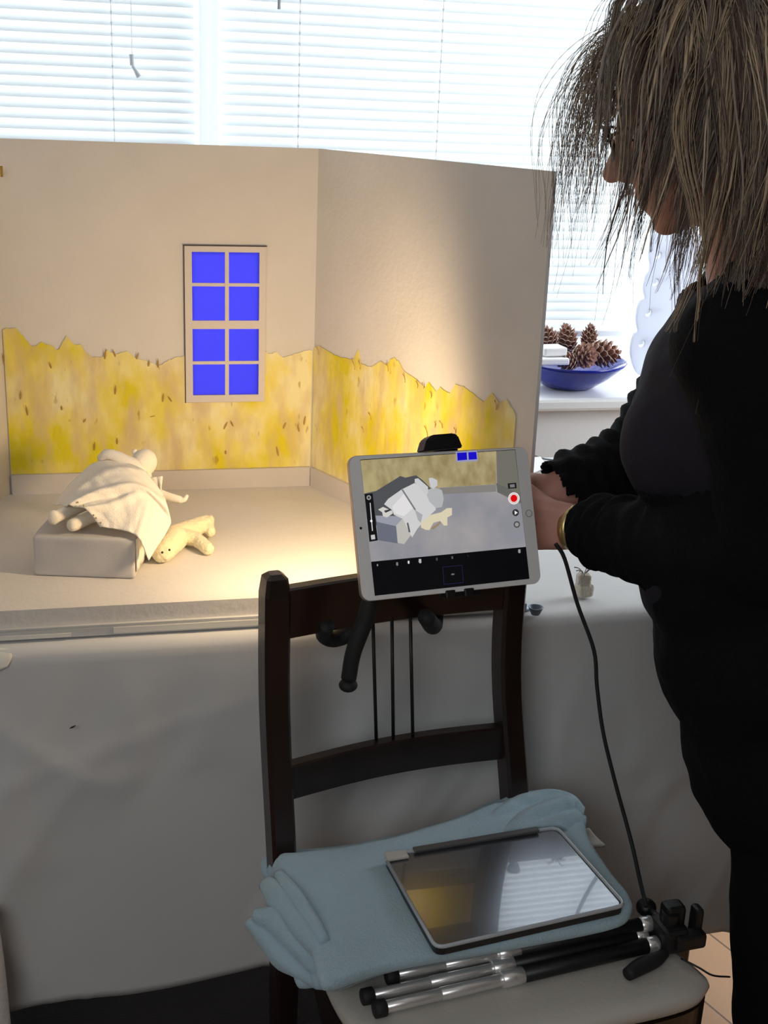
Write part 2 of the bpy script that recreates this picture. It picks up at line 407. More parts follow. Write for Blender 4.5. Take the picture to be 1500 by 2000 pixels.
# pale cloth hanging at the far left edge
bm = bmesh.new()
n0 = [[aty(-420, 1800, 1.45), aty(-200, 1790, 1.42), aty(-90, 1780, 1.43), aty(-8, 1775, 1.44)],
      [aty(-420, 1930, 1.43), aty(-200, 1910, 1.41), aty(-80, 1900, 1.42), aty(10, 1890, 1.43)],
      [aty(-410, 2200, 1.42), aty(-190, 2180, 1.40), aty(-70, 2160, 1.41), aty(34, 2140, 1.42)]]
G = sheet(n0, 16, 16); grid_mesh(bm, G); me = solid(bm, .002)
props(link('hanging_cloth', me, mat('pinkish_white_cotton', (.66, .60, .57), .9, bump=.2, bscale=200), smooth=True), 'pinkish white cloth end hanging at the lower left edge, in front of the tablecloth', 'cloth')
# dark thread mark on the cloth front
p = aty(142, 1420, 1.468)
tubeo('lint_thread', [p + Vector((-.004, 0, -.0015)), p, p + Vector((.004, 0, .002))], [.0004, .0012, .0003], M_black, seg=6)
props(bpy.data.objects['lint_thread'], 'tiny dark thread stuck on the front of the white tablecloth', 'thread')

# tape patch on the table edge at the left
bm = bmesh.new(); n0 = [[aty(-40, 1262, 1.487), aty(-8, 1264, 1.487), aty(20, 1268, 1.486)],
      [aty(-40, 1290, 1.480), aty(-8, 1288, 1.479), aty(24, 1284, 1.480)],
      [aty(-40, 1318, 1.476), aty(-8, 1312, 1.475), aty(15, 1302, 1.476)]]
grid_mesh(bm, sheet(n0, 8, 8)); me = solid(bm, .0008)
props(link('tape_patch', me, M_tape, smooth=True), 'torn cream tape patch on the tablecloth edge below the left of the stage', 'tape')

# ------------------------------------------------------------------ model stage set
SZ = 0.79; TOP = 1.347
BL, BR, FR = Vector((-.13, 2.0, 0)), Vector((.367, 2.0, 0)), Vector((.577, 1.503, 0))
FL = Vector((-.33, 1.497, 0))
st = props(empty('model_stage', (0.1, 1.75, TZ)), 'cardboard model room with torn yellow wallpaper and a blue lit window', 'model room')
bm = bmesh.new(); box(bm, (.02, 1.775, TZ + .0075), (1.13, .555, .011)); from_bm('base_board', bm, M_boardgrey, st)
bm = bmesh.new(); extrude_poly(bm, [(-.57, 1.505, TZ + .0132), (.578, 1.505, TZ + .0132), (.578 - .208, 1.9985, TZ + .0132), (-.13, 1.9985, TZ + .0132), (-.57, 1.95, TZ + .0132)], (0, 0, SZ - TZ - .0132))
stage_floor = from_bm('stage_floor', bm, M_board, st)
# back panel with a window hole
wx0, wx1, wz0, wz1 = 0.1655, 0.2735, 0.951, 1.184
T = .006
bm = bmesh.new()
x0, x1 = BL.x - .004, BR.x + .002
for a, b, c, d in ((x0, wx0, TZ + .014, TOP), (wx1, x1, TZ + .014, TOP), (wx0, wx1, TZ + .014, wz0), (wx0, wx1, wz1, TOP)):
    box(bm, ((a + b) / 2, 2.0 + T / 2, (c + d) / 2), (b - a, T, d - c))
back_panel = from_bm('back_panel', bm, M_board, st)
def panel(name, A, B, zt0, zt1, out, m, zb=TZ + .014, bowf=0.0, th=T, lean=0.0):
    """upright board from A to B, a slight bow"""
    bm = bmesh.new(); n = 14; k = 14; nrm = Vector((B.y - A.y, A.x - B.x, 0)).normalized() * out
    fr, bk = [], []
    for i in range(n + 1):
        t = i / n; p = A.lerp(B, t); zt = zt0 + (zt1 - zt0) * t; rf, rb = [], []
        for j in range(k + 1):
            z = zb + (zt - zb) * j / k; q = Vector((p.x - lean * t * j / k, p.y, z)) - nrm * bowf * t * math.sin(math.pi * j / k)
            rf.append(bm.verts.new(q)); rb.append(bm.verts.new(q + nrm * th))
        fr.append(rf); bk.append(rb)
    for i in range(n):
        for j in range(k):
            bm.faces.new((fr[i][j], fr[i + 1][j], fr[i + 1][j + 1], fr[i][j + 1])); bm.faces.new((bk[i][j], bk[i][j + 1], bk[i + 1][j + 1], bk[i + 1][j]))
        bm.faces.new((fr[i][k], fr[i + 1][k], bk[i + 1][k], bk[i][k])); bm.faces.new((fr[i][0], bk[i][0], bk[i + 1][0], fr[i + 1][0]))
    for j in range(k):
        bm.faces.new((fr[0][j], fr[0][j + 1], bk[0][j + 1], bk[0][j])); bm.faces.new((fr[n][j], bk[n][j], bk[n][j + 1], fr[n][j + 1]))
    bmesh.ops.recalc_face_normals(bm, faces=bm.faces)
    return from_bm(name, bm, m, st)
panel('side_panel', BR, FR, TOP, TOP, -1, M_board, lean=.002)
panel('side_panel', BL, FL, TOP, TOP, 1, M_board)
# skirting strips
M_skirt = mat('stage_skirting', (0.56, 0.52, 0.49), .8, var=.04)
boxo('stage_skirting', (BL.x + .002, 1.992, SZ), (BR.x - .004, 1.9995, .823), M_skirt, st)
def strip_r(z0, z1, th, A, B, m, name, out=1):
    d = (B - A).normalized(); nn = Vector((d.y, -d.x, 0)) * out
    bm = bmesh.new(); extrude_poly(bm, [Vector((p.x, p.y, z0)) for p in (A, B, B + nn * th, A + nn * th)], (0, 0, z1 - z0)); return from_bm(name, bm, m, st)
dR = (FR - BR).normalized(); nR = Vector((dR.y, -dR.x, 0))   # towards the inside of the stage
if nR.x > 0: nR = -nR
A_ = BR + dR * .008 + nR * .0005; B_ = FR - dR * .03 + nR * .0005
bm = bmesh.new(); extrude_poly(bm, [Vector((p.x, p.y, SZ)) for p in (A_, B_, B_ + nR * .007, A_ + nR * .007)], (0, 0, .033)); from_bm('stage_skirting', bm, M_skirt, st)
# tape strips along the front of the base
def front_strip(a, b, z0, z1, y, m, name):
    bm = bmesh.new(); n = 20; pts = [(a + (b - a) * i / n, y, z1 + .0008 * nz((i, 0, 0), .7)) for i in range(n + 1)] + [(b - (b - a) * i / n, y, z0) for i in range(n + 1)]
    extrude_poly(bm, pts, (0, -.0012, 0)); return from_bm(name, bm, m, st)
pA, pB = aty(222, 1238, 1.497).x, .57
front_strip(pA, pB, .7545, .7625, 1.4972, M_tape, 'masking_tape')
front_strip(-.5, aty(140, 1245, 1.497).x, .7535, .7585, 1.4972, M_tape, 'masking_tape')
# lip between floor edge and base board
boxo('front_lip', (-.55, 1.4985, TZ + .0135), (.578, 1.5048, TZ + .0165), M_boardgrey, st)
# small brass hinge at the top of the left panel
bm = bmesh.new(); pz = aty(3, 335, 1.985); box(bm, (pz.x, pz.y, pz.z), (.004, .003, .016), bev=.001)
from_bm('brass_hinge', bm, mat('brass', (.45, .28, .06), .35, metal=1), st)

# torn wallpaper
def paper_mat():
    m = bpy.data.materials.new('yellow_wallpaper'); m.use_nodes = True; N = m.node_tree.nodes; L = m.node_tree.links; b = N['Principled BSDF']
    b.inputs['Roughness'].default_value = .75; b.inputs['Specular IOR Level'].default_value = .3
    tc = N.new('ShaderNodeTexCoord')
    def tex(scale, st_, det=5):
        mp = N.new('ShaderNodeMapping'); mp.inputs['Scale'].default_value = st_; L.new(tc.outputs['Object'], mp.inputs[0])
        n = N.new('ShaderNodeTexNoise'); n.inputs['Scale'].default_value = scale; n.inputs['Detail'].default_value = det; L.new(mp.outputs[0], n.inputs['Vector']); return n
    def ramp(src, stops):
        r = N.new('ShaderNodeValToRGB'); e = r.color_ramp.elements
        while len(e) < len(stops): e.new(.5)
        for k, (p, c) in enumerate(stops): e[k].position = p; e[k].color = (*c, 1)
        L.new(src, r.inputs[0]); return r
    base = ramp(tex(11, (1, 1, .7)).outputs[0], [(.40, s2l((232, 222, 172))), (.5, s2l((228, 212, 118))), (.60, s2l((216, 200, 36)))])
    blot = ramp(tex(34, (1, 1, .35)).outputs[0], [(.44, (0, 0, 0)), (.72, (1, 1, 1))])
    mx = N.new('ShaderNodeMixRGB'); mx.inputs[2].default_value = (*s2l((205, 182, 140)), 1)
    L.new(base.outputs[0], mx.inputs[1]); L.new(blot.outputs[0], mx.inputs[0])
    spots = ramp(tex(75, (1, 1, .4), 2).outputs[0], [(.68, (0, 0, 0)), (.76, (1, 1, 1))])
    mx2 = N.new('ShaderNodeMixRGB'); mx2.inputs[2].default_value = (*s2l((160, 118, 48)), 1)
    mul = N.new('ShaderNodeMath'); mul.operation = 'MULTIPLY'; mul.inputs[1].default_value = .6
    L.new(spots.outputs[0], mul.inputs[0]); L.new(mul.outputs[0], mx2.inputs[0]); L.new(mx.outputs[0], mx2.inputs[1]); L.new(mx2.outputs[0], b.inputs['Base Color'])
    bp = N.new('ShaderNodeBump'); bp.inputs['Strength'].default_value = .5; bp.inputs['Distance'].default_value = .004
    L.new(tex(60, (1, 1, .3)).outputs[0], bp.inputs['Height']); L.new(bp.outputs[0], b.inputs['Normal'])
    return m
M_paper = paper_mat()
def jag(pts, amp, n=4, seed=0):
    rnd = random.Random(seed); out = []
    for a, b in zip(pts, pts[1:]):
        out.append(a)
        for k in range(1, n):
            t = k / n; out.append(a.lerp(b, t) + Vector((0, 0, rnd.uniform(-amp, amp * .4))))
    out.append(pts[-1]); return out
def wallpaper(pts, zb, thick, parent):
    bm = bmesh.new(); outline = pts + [Vector((pts[-1].x, pts[-1].y, zb)), Vector((pts[0].x, pts[0].y, zb))]
    extrude_poly(bm, outline, thick); return from_bm('torn_wallpaper', bm, M_paper, parent)
lft = [(-2, 650), (13, 640), (30, 640), (45, 655), (62, 677), (80, 668), (100, 675), (115, 682), (130, 655), (145, 672), (158, 672), (170, 690), (185, 697), (200, 697), (210, 683), (228, 692), (247, 685), (268, 700), (290, 706), (312, 713), (330, 702), (345, 697), (358, 695), (364, 692)]
P1 = jag([aty(x, y, 1.999) for x, y in lft], .0025, 4, 1)
P1 = [p for p in P1 if p.x > BL.x + .001]
rgt = [(514, 686), (528, 690), (540, 687), (553, 698), (575, 690), (590, 687), (604, 683), (616, 684)]
P3 = [p for p in jag([aty(x, y, 1.999) for x, y in rgt], .002, 4, 2)]
xl, xr = P1[-1].x, P3[0].x
P3 = [p for p in P3 if p.x < BR.x - .001]
zlow = .938
mid = [Vector((xl, 1.999, zlow)), Vector((xr, 1.999, zlow))]
wallpaper(P1 + mid + P3, .8232, Vector((0, -.0012, 0)), st)
LEAN = .002
def onright(px, py, off=.0006):   # point on the leaning right-hand panel
    d = ray(px, py); o = Vector((0, 0, H)); sh = 0.0
    for _ in range(8):
        A = BR + nR * off - Vector((sh, 0, 0)); t = (A - o).dot(nR) / d.dot(nR); p = o + d * t
        tt = max(0, min(1, (p.y - BR.y) / (FR.y - BR.y))); sh = LEAN * tt * max(0, (p.z - TZ - .014)) / (TOP - TZ - .014)
    return p
rp = [(613, 678), (625, 675), (640, 685), (660, 695), (682, 701), (692, 700), (700, 682), (705, 710), (727, 716), (745, 705), (756, 714), (763, 702), (771, 698), (778, 704), (790, 725), (815, 742), (830, 757), (838, 746), (852, 765), (860, 755), (880, 768), (890, 750), (905, 754), (925, 768), (945, 785), (962, 767), (975, 786), (990, 780), (1003, 800), (1008, 815)]
P2 = jag([onright(x, y) for x, y in rp], .0018, 3, 3)
def leanpt(t, z, off):
    p = BR.lerp(FR, t) + nR * off; return Vector((p.x - LEAN * t * (z - TZ - .014) / (TOP - TZ - .014), p.y, z))
bm = bmesh.new(); cols = []
for p in P2:
    t = max(.002, min(.98, (p.y - BR.y) / (FR.y - BR.y))); zt = p.z
    cols.append([(bm.verts.new(leanpt(t, .8232 + (zt - .8232) * k / 6, .0005)), bm.verts.new(leanpt(t, .8232 + (zt - .8232) * k / 6, .0018))) for k in range(7)])
for a, b in zip(cols, cols[1:]):
    for k in range(6):
        for q_ in (0, 1): bm.faces.new((a[k][q_], a[k + 1][q_], b[k + 1][q_], b[k][q_]))
    bm.faces.new((a[6][0], b[6][0], b[6][1], a[6][1]))
for k in range(6): bm.faces.new((cols[-1][k][0], cols[-1][k + 1][0], cols[-1][k + 1][1], cols[-1][k][1]))
bmesh.ops.recalc_face_normals(bm, faces=bm.faces); from_bm('torn_wallpaper', bm, M_paper, st)
# curled flaps of torn paper
M_curl = mat('curled_paper_edge', s2l((185, 150, 85)), .8)
def flap(p, ln, ang, nrm):
    side = Vector((0, 0, 1)).cross(nrm).normalized(); d = Vector((0, 0, 1)) * math.cos(ang) + side * math.sin(ang)
    bm = bmesh.new(); rr = []
    for k in range(6):
        t = k / 5; wv = .0013 * math.sin(math.pi * min(1, t + .12)) + .0002; c = p + d * ln * (t - .5) + nrm * (.0014 + .004 * t * t)
        rr.append((bm.verts.new(c - side * wv), bm.verts.new(c + side * wv + nrm * .002)))
    for a, b in zip(rr, rr[1:]): bm.faces.new((a[0], a[1], b[1], b[0]))
    me = baked(bm, [('SOLIDIFY', dict(thickness=.0004))]); me.name = 'curled_flap'
    return link('curled_flap', me, M_curl, st)
nB = Vector((0, -1, 0))
for x, y, ln, an in ((205, 690, .018, .1), (222, 688, .014, -.3), (268, 694, .012, .3), (290, 708, .012, .1), (308, 708, .016, 0), (98, 712, .012, -.2), (40, 770, .016, .1), (52, 800, .018, -.1), (225, 760, .016, .1), (318, 775, .016, .1), (331, 778, .012, -.5), (298, 812, .008, 1.2),
                      (228, 860, .012, 0), (184, 870, .016, .1), (440, 830, .014, .4), (452, 826, .012, -.4), (440, 882, .008, 0), (555, 830, .012, .3), (582, 835, .014, -.2), (594, 820, .016, .1), (541, 880, .018, -.2), (120, 795, .009, 0), (5, 700, .02, .1), (165, 820, .008, .5)):
    flap(aty(x, y, 1.9985), ln, an, nB)
for x, y, ln, an in ((624, 684, .014, -.1), (694, 712, .016, -.2), (706, 712, .014, 0), (760, 716, .014, -.1), (793, 738, .014, -.1), (818, 750, .012, 0), (830, 752, .010, 0), (845, 770, .012, .1), (836, 842, .018, -.2), (853, 828, .012, .3), (865, 828, .012, -.3), (972, 790, .014, 0), (726, 812, .012, -.1), (712, 838, .010, 0), (892, 840, .010, .1)):
    flap(onright(x, y, .0012), ln, an, nR)

# stage window: frame, bars, blue panes lit from behind
M_frame = mat('window_card_frame', (0.62, 0.57, 0.55), .8)
wf = boxo('window_frame', (0, 0, 0), (.001, .001, .001), M_frame, st)
bm = bmesh.new(); F0x, F1x, F0z, F1z = .154, .284, .939, 1.193
yf = 1.9965
for a, b, c, d in ((F0x, wx0, F0z, F1z), (wx1, F1x, F0z, F1z), (wx0, wx1, F0z, wz0), (wx0, wx1, wz1, F1z)):
    box(bm, ((a + b) / 2, yf, (c + d) / 2), (b - a, .004, d - c))
zz = [aty(440, v, 1.997).z for v in (556, 634, 708)]
xm = aty(443, 560, 1.997).x
box(bm, (xm, yf, (wz0 + wz1) / 2), (.0062, .0035, wz1 - wz0))
box(bm, ((wx0 + wx1) / 2, yf, zz[0]), (wx1 - wx0, .003, .0052)); box(bm, ((wx0 + wx1) / 2, yf, zz[1]), (wx1 - wx0, .004, .0135)); box(bm, ((wx0 + wx1) / 2, yf, zz[2]), (wx1 - wx0, .003, .0052))
bpy.data.objects.remove(wf); wf = from_bm('window_frame', bm, M_frame, st)
M_edge = mat('dark_edge', (.10, .07, .05), .9)  # thin dark lines along the left and top of the frame
def gel():
    m = bpy.data.materials.new('blue_gel_pane'); m.use_nodes = True; N = m.node_tree.nodes; L = m.node_tree.links; N.remove(N['Principled BSDF'])
    t = N.new('ShaderNodeBsdfTranslucent'); t.inputs[0].default_value = (.30, .28, .98, 1); L.new(t.outputs[0], N['Material Output'].inputs[0]); return m
M_gel = gel()
for i, (a, b) in enumerate(((wx0 - .001, xm), (xm, wx1 + .001))):
    for c, d in ((wz0 - .001, zz[2]), (zz[2], zz[1]), (zz[1], zz[0]), (zz[0], wz1 + .001)):
        boxo('blue_pane', (a + .0004, 1.9995, c + .0004), (b - .0004, 2.0003, d - .0004), M_gel, wf)
from_bm('frame_edge', (lambda b_: (box(b_, (F0x - .0008, 1.9978, (F0z + F1z) / 2), (.0012, .003, F1z - F0z + .002)), box(b_, ((F0x + F1x) / 2, 1.9978, F1z + .0008), (F1x - F0x + .004, .003, .0012)), b_)[-1])(bmesh.new()), M_edge, wf)

# ------------------------------------------------------------------ things lying on the stage
# block bed
e1 = Vector((.132, -.031, 0)).normalized(); e2 = Vector((-e1.y, e1.x, 0)); o0 = Vector((-.082, 1.623, SZ + .0002))
bedrz = math.atan2(e1.y, e1.x)
bed = props(empty('block_bed', o0 + e1 * .068 + e2 * .05, bedrz), 'grey white cloth-wrapped block like a low bed, under the draped doll', 'block')
bm = bmesh.new(); box(bm, (0, 0, .0285), (.138, .10, .057), bev=.004, seg=3)
bmesh.ops.subdivide_edges(bm, edges=[e for e in bm.edges if e.calc_length() > .03], cuts=10, use_grid_fill=True)
for v in bm.verts:
    if v.co.z > .004: v.co += Vector((nz(v.co, 30), nz(v.co + Vector((5, 0, 0)), 30), nz(v.co + Vector((0, 7, 0)), 30))) * .0016
from_bm('mattress_block', bm, mat('greyish_linen', (.50, .48, .47), .9, bump=.04, bscale=300), bed, local=True, smooth=True)
bm = bmesh.new()
for k in range(1):   # folded sheet end tucked down the right-hand end
    x = .0705 + .0022 * k
    G = [[Vector((x + .0015 * math.sin(a * 1.7 + k) + .002 * (b / 8) * k, -.045 + .012 * k + a * .009, .056 - b * .0066)) for b in range(8)] for a in range(9 - 2 * k)]
    grid_mesh(bm, G)
me = solid(bm, .0012); me.name = 'tucked_sheet'
link('tucked_sheet', me, M_linen, bed, local=True, smooth=True)

# doll under the cloth
doll = props(empty('cloth_doll', (0.02, 1.70, SZ + .057)), 'ivory cloth doll lying on the block with two feet showing under a sheet', 'doll')
TB = SZ + .057
def P_(px, py, y): return aty(px, py, y)
def dollbody(bm):
    f1 = P_(108, 1010, 1.636); f2 = P_(146, 1024, 1.628)
    k1 = P_(168, 985, 1.67); k2 = P_(200, 1000, 1.66); hip = P_(215, 968, 1.69); ch = P_(262, 940, 1.735); nk = P_(277, 918, 1.755); hd = P_(281, 904, 1.765)
    chain(bm, [f1, k1, hip], [.0088, .0085, .010]); chain(bm, [f2, k2, hip], [.0092, .009, .010]); chain(bm, [hip, ch, nk], [.012, .014, .008])
    ell(bm, hd, (.019, .018, .0215), Matrix.Rotation(.5, 3, 'Y'))
    # feet, turned up
    ell(bm, f1 + Vector((-.002, -.004, .001)), (.0085, .006, .011)); ell(bm, f2 + Vector((-.003, -.003, 0)), (.008, .010, .009))
    chain(bm, [P_(262, 940, 1.735), P_(318, 968, 1.725), P_(352, 976, 1.715)], [.011, .0075, .0055])
    chain(bm, [P_(285, 930, 1.75), P_(250, 903, 1.76), P_(215, 893, 1.765)], [.009, .0095, .009])
blob('doll_body', dollbody, M_felt, doll, .0016, 8)
blob('doll_ear', lambda b_: (chain(b_, [P_(270, 895, 1.768), P_(263, 882, 1.77)], [.005, .0045])), M_felt, doll, .0012, 4)
tubeo('doll_hand', [P_(350, 977, 1.715), P_(360, 975, 1.713), P_(366, 967, 1.712)], [.0045, .0038, .0022], M_felt, doll)
# rolled sleeve / turned back sheet across the chest
bm = bmesh.new(); tube(bm, [P_(196, 897, 1.765), P_(212, 888, 1.76), P_(240, 897, 1.752), P_(268, 912, 1.745), P_(286, 932, 1.738)], [.0075, .0100, .0105, .0105, .006], 16, flat=.8)
for v in bm.verts: v.co += Vector((0, 0, 1)) * .0012 * nz(v.co, 90)
from_bm('doll_sleeve', bm, M_linen, doll, smooth=True)
bm = bmesh.new()
G = sheet([[P_(270, 928, 1.742), P_(290, 932, 1.735), P_(318, 930, 1.730)], [P_(278, 945, 1.735), P_(300, 948, 1.728), P_(316, 945, 1.725)], [P_(290, 965, 1.728), P_(305, 965, 1.722), P_(314, 968, 1.72)]], 12, 12,
          lambda a, b, p: Vector((0, -1, .3)) * .0022 * math.sin(a * 22))
grid_mesh(bm, G); me = solid(bm, .001); me.name = 'doll_collar'; link('doll_collar', me, M_linen, doll, smooth=True)

# sheet over the doll
net = [[P_(104, 986, 1.690), P_(134, 990, 1.640), P_(166, 994, 1.624), P_(196, 1029, 1.611)],
       [P_(146, 936, 1.725), P_(188, 948, 1.670), P_(226, 988, 1.635), P_(240, 1036, 1.602)],
       [P_(190, 902, 1.750), P_(240, 925, 1.690), P_(285, 972, 1.650), P_(270, 1050, 1.590)],
       [P_(240, 900, 1.750), P_(290, 928, 1.705), P_(334, 1010, 1.650), P_(290, 1094, 1.572)]]
def foldf(a, b, p):
    # a: across (back to front), b: along (feet to chest)
    d = Vector((-.3, -.75, .6))
    v = .0095 * math.exp(-((a - (.38 + .25 * b)) / .055) ** 2) + .007 * math.exp(-((a - (.68 - .1 * b)) / .05) ** 2) + .005 * math.exp(-((a - (.18 + .1 * b)) / .06) ** 2) - .003 * math.exp(-((a - (.46 + .25 * b)) / .04) ** 2)
    v += .0022 * nz((a * 2, b * 5, 1), 2.2) + .0012 * nz((a * 5, b * 6, 4), 2)
    return d * v
bm = bmesh.new(); grid_mesh(bm, sheet(net, 70, 60, foldf)); me = solid(bm, .0012)
dsh = props(link('doll_sheet', me, M_linen, smooth=True), 'ivory linen sheet draped over the doll, its corner hanging to the stage floor', 'sheet')

for ex, ey in ((152, 981), (163, 987), (169, 990), (188, 1012), (197, 1021), (183, 1006)):
    dk = ray(ex, ey); bm = bmesh.new(); hit = None
    c = aty(ex, ey, 1.632 - .02 * (ex - 150) / 45); ell(bm, c, (.0011, .0022, .0011), sub=2); from_bm('eyelet', bm, M_curl, dsh, smooth=True)
# plush toy beside the bed
toy = props(empty('plush_rabbit', (.13, 1.67, SZ)), 'small pale yellow plush rabbit lying on its side on the stage floor', 'soft toy')
def q(px, py, z): return atz(px, py, SZ + z)
def toyb(bm):
    hA = q(317, 1078, .016); hB = q(340, 1052, .020)
    chain(bm, [hA, hB], [.0155, .0195]); ell(bm, q(306, 1072, .015), (.011, .012, .012)); ell(bm, q(333, 1066, .014), (.014, .014, .0135))
    chain(bm, [q(325, 1045, .024), q(350, 1038, .020), q(385, 1029, .020), q(402, 1022, .019)], [.010, .0125, .0130, .0125])
    chain(bm, [q(404, 1021, .022), q(411, 1014, .024)], [.0095, .006]); chain(bm, [q(404, 1024, .018), q(411, 1038, .014)], [.0095, .008])
    chain(bm, [q(355, 1048, .015), q(385, 1054, .013), q(406, 1072, .0095)], [.013, .0105, .009])
def fuzz(b2):
    for v in b2.verts: v.co += v.normal * (.0011 * nz(v.co, 220) + .0006 * nz(v.co, 500))
blob('plush_body', toyb, M_felt_y, toy, .0014, 6, fuzz)
for px_, py_ in ((317, 1079), (331, 1074)):
    bm = bmesh.new(); c = q(px_, py_, .022) ; c = Vector((0, 0, H)) + (c - Vector((0, 0, H))) * 1.0
    d = (Vector((0, 0, H)) - c).normalized(); ell(bm, c + d * .002, .0018, sub=2); from_bm('eye', bm, M_dark, toy, smooth=True)

# ------------------------------------------------------------------ chair
CA = rad(10.0)
ca, sa = math.cos(CA), math.sin(CA)
chair = props(empty('dining_chair', (.40, 1.2, 0)), 'dark mahogany dining chair with cream pad seat, in front of the tablecloth', 'chair')
def post(x, ytop, ztop, yb, xb):
    bm = bmesh.new()
    pts = [(x, ytop, ztop), (x, ytop - .012, .70), (xb, yb, .46), (xb + .004, yb + .005, .25), (xb + .004, yb + .03, 0.011)]
    for k in range(len(pts) - 1):
        pass
    secs = []
    path = catmull(pts, 8)
    for i, p in enumerate(path):
        t = i / (len(path) - 1); wx = .033 - .004 * t; wy = .034 + .002 * math.sin(t * 3)
        if i == 0: wx *= .82; wy *= .82
        X = Vector((ca, sa, 0)); Y_ = Vector((-sa, ca, 0)); ch = .25
        ring = []
        for sx, sy in ((-1, -1 + ch), (-1 + ch, -1), (1 - ch, -1), (1, -1 + ch), (1, 1 - ch), (1 - ch, 1), (-1 + ch, 1), (-1, 1 - ch)):
            ring.append(bm.verts.new(p + X * sx * wx / 2 + Y_ * sy * wy / 2))
        secs.append(ring)
    for a, b in zip(secs, secs[1:]):
        for k in range(8): bm.faces.new((a[k], a[(k + 1) % 8], b[(k + 1) % 8], b[k]))
    top = [bm.verts.new(v.co * .0 + Vector((path[0].x, path[0].y, ztop + .005)) + (v.co - path[0]) * .55) for v in secs[0]]
    for k in range(8): bm.faces.new((secs[0][k], top[k], top[(k + 1) % 8], secs[0][(k + 1) % 8]))
    bm.faces.new(top); bm.faces.new(secs[-1][::-1])
    bmesh.ops.recalc_face_normals(bm, faces=bm.faces)
    return from_bm('back_post', bm, M_wood, chair)
post(.209, 1.368, .874, 1.312, .216)
post(.531, 1.424, .874, 1.368, .548)
def rail(name, A, B, z0, z1, bow, th, arch=0.0):
    bm = bmesh.new(); n = 20; secs = []; A = Vector(A); B = Vector(B); d = (B - A).normalized(); nn = Vector((-d.y, d.x, 0))
    for i in range(n + 1):
        t = i / n; p = A.lerp(B, t) + nn * bow * math.sin(math.pi * t); h = arch * math.sin(math.pi * t)
        secs.append([bm.verts.new(Vector((p.x, p.y, 0)) + nn * s * th / 2 + Vector((0, 0, z))) for s, z in ((-1, z0 + h + .002), (-.7, z0 + h), (.7, z0 + h), (1, z0 + h + .002), (1, z1 + h - .002), (.7, z1 + h), (-.7, z1 + h), (-1, z1 + h - .002))])
    for a, b in zip(secs, secs[1:]):
        for k in range(8): bm.faces.new((a[k], a[(k + 1) % 8], b[(k + 1) % 8], b[k]))
    bm.faces.new(secs[0][::-1]); bm.faces.new(secs[-1]); bmesh.ops.recalc_face_normals(bm, faces=bm.faces)
    return from_bm(name, bm, M_wood, chair)
rail('top_rail', (.212, 1.362, 0), (.53, 1.418, 0), .795, .861, .012, .020)
rail('lower_rail', (.215, 1.340, 0), (.54, 1.398, 0), .583, .632, .016, .020)
for px_ in ((728, 735), (765, 768), (801, 806)):
    a = aty(px_[0], 1215, 1.392); b = aty(px_[1], 1452, 1.383)
    tubeo('spindle', [(a.x, a.y, .80), (b.x, b.y, .628)], .0023, M_black, chair, seg=10, smooth_path=False)
# seat
ZS = .452
seat = [(.238, 1.285), (.236, 1.13), (.262, 1.035), (.32, 1.012), (.48, 1.012), (.62, 1.024), (.668, 1.045), (.672, 1.075), (.628, 1.20), (.565, 1.335), (.40, 1.305)]
def rounded(poly, z, n=6):
    P = [Vector((x, y, z)) for x, y in poly]; return catmull(P + [P[0]], n)[:-1]
def shrink(P, f):
    c = sum(P, Vector()) / len(P); return [c + (p - c) * f for p in P]
bm = bmesh.new(); extrude_poly(bm, shrink(rounded(seat, ZS - .055), .985), (0, 0, .052)); from_bm('seat_frame', bm, M_wood, chair)
def cushion(name, P, z0, z1, m, parent, edge=.012, lump=.002, fr=5):
    """padded slab: outline P, rounded rim"""
    bm = bmesh.new(); c = sum(P, Vector()) / len(P); rings = []
    prof = [(-edge * .8, 0), (-edge * .2, .18), (0, .5), (-edge * .25, .82), (-edge, 1.0), (-edge * 2.4, 1.04), (-edge * 5, 1.06)]
    for off, h in prof:
        ring = []
        for p in P:
            d = (p - c); dl = d.length; ring.append(bm.verts.new(Vector((c.x, c.y, 0)) + Vector((d.x, d.y, 0)) * ((dl + off) / dl) + Vector((0, 0, z0 + (z1 - z0) * h))))
        rings.append(ring)
    for k in range(1, 7):
        f = 1 - k / 7; ring = [bm.verts.new(Vector((c.x, c.y, 0)) + Vector((v.co.x - c.x, v.co.y - c.y, 0)) * f + Vector((0, 0, v.co.z))) for v in rings[len(prof) - 1]]
        rings.append(ring)
    n = len(P)
    for a, b in zip(rings, rings[1:]):
        for k in range(n): bm.faces.new((a[k], a[(k + 1) % n], b[(k + 1) % n], b[k]))
    bm.faces.new(rings[0][::-1]); bm.faces.new(rings[-1]); bmesh.ops.recalc_face_normals(bm, faces=bm.faces)
    for v in bm.verts: v.co.z += lump * nz(v.co, 18) * (1 if v.co.z > z0 + .4 * (z1 - z0) else 0)
    return from_bm(name, bm, m, parent, smooth=True)
cushion('seat_pad', rounded(seat, ZS), ZS - .001, ZS + .022, M_cream, chair, lump=.0015)
for (x, y), (x2, y2) in (((.285, 1.05), (.28, 1.045)), ((.645, 1.062), (.652, 1.055))):
    bm = bmesh.new(); bar(bm, (x, y, ZS - .01), (x2, y2, 0.011), .036, .036, up=(0, 1, 0), bev=.003, wx2=.026, wy2=.026); from_bm('front_leg', bm, M_wood, chair)

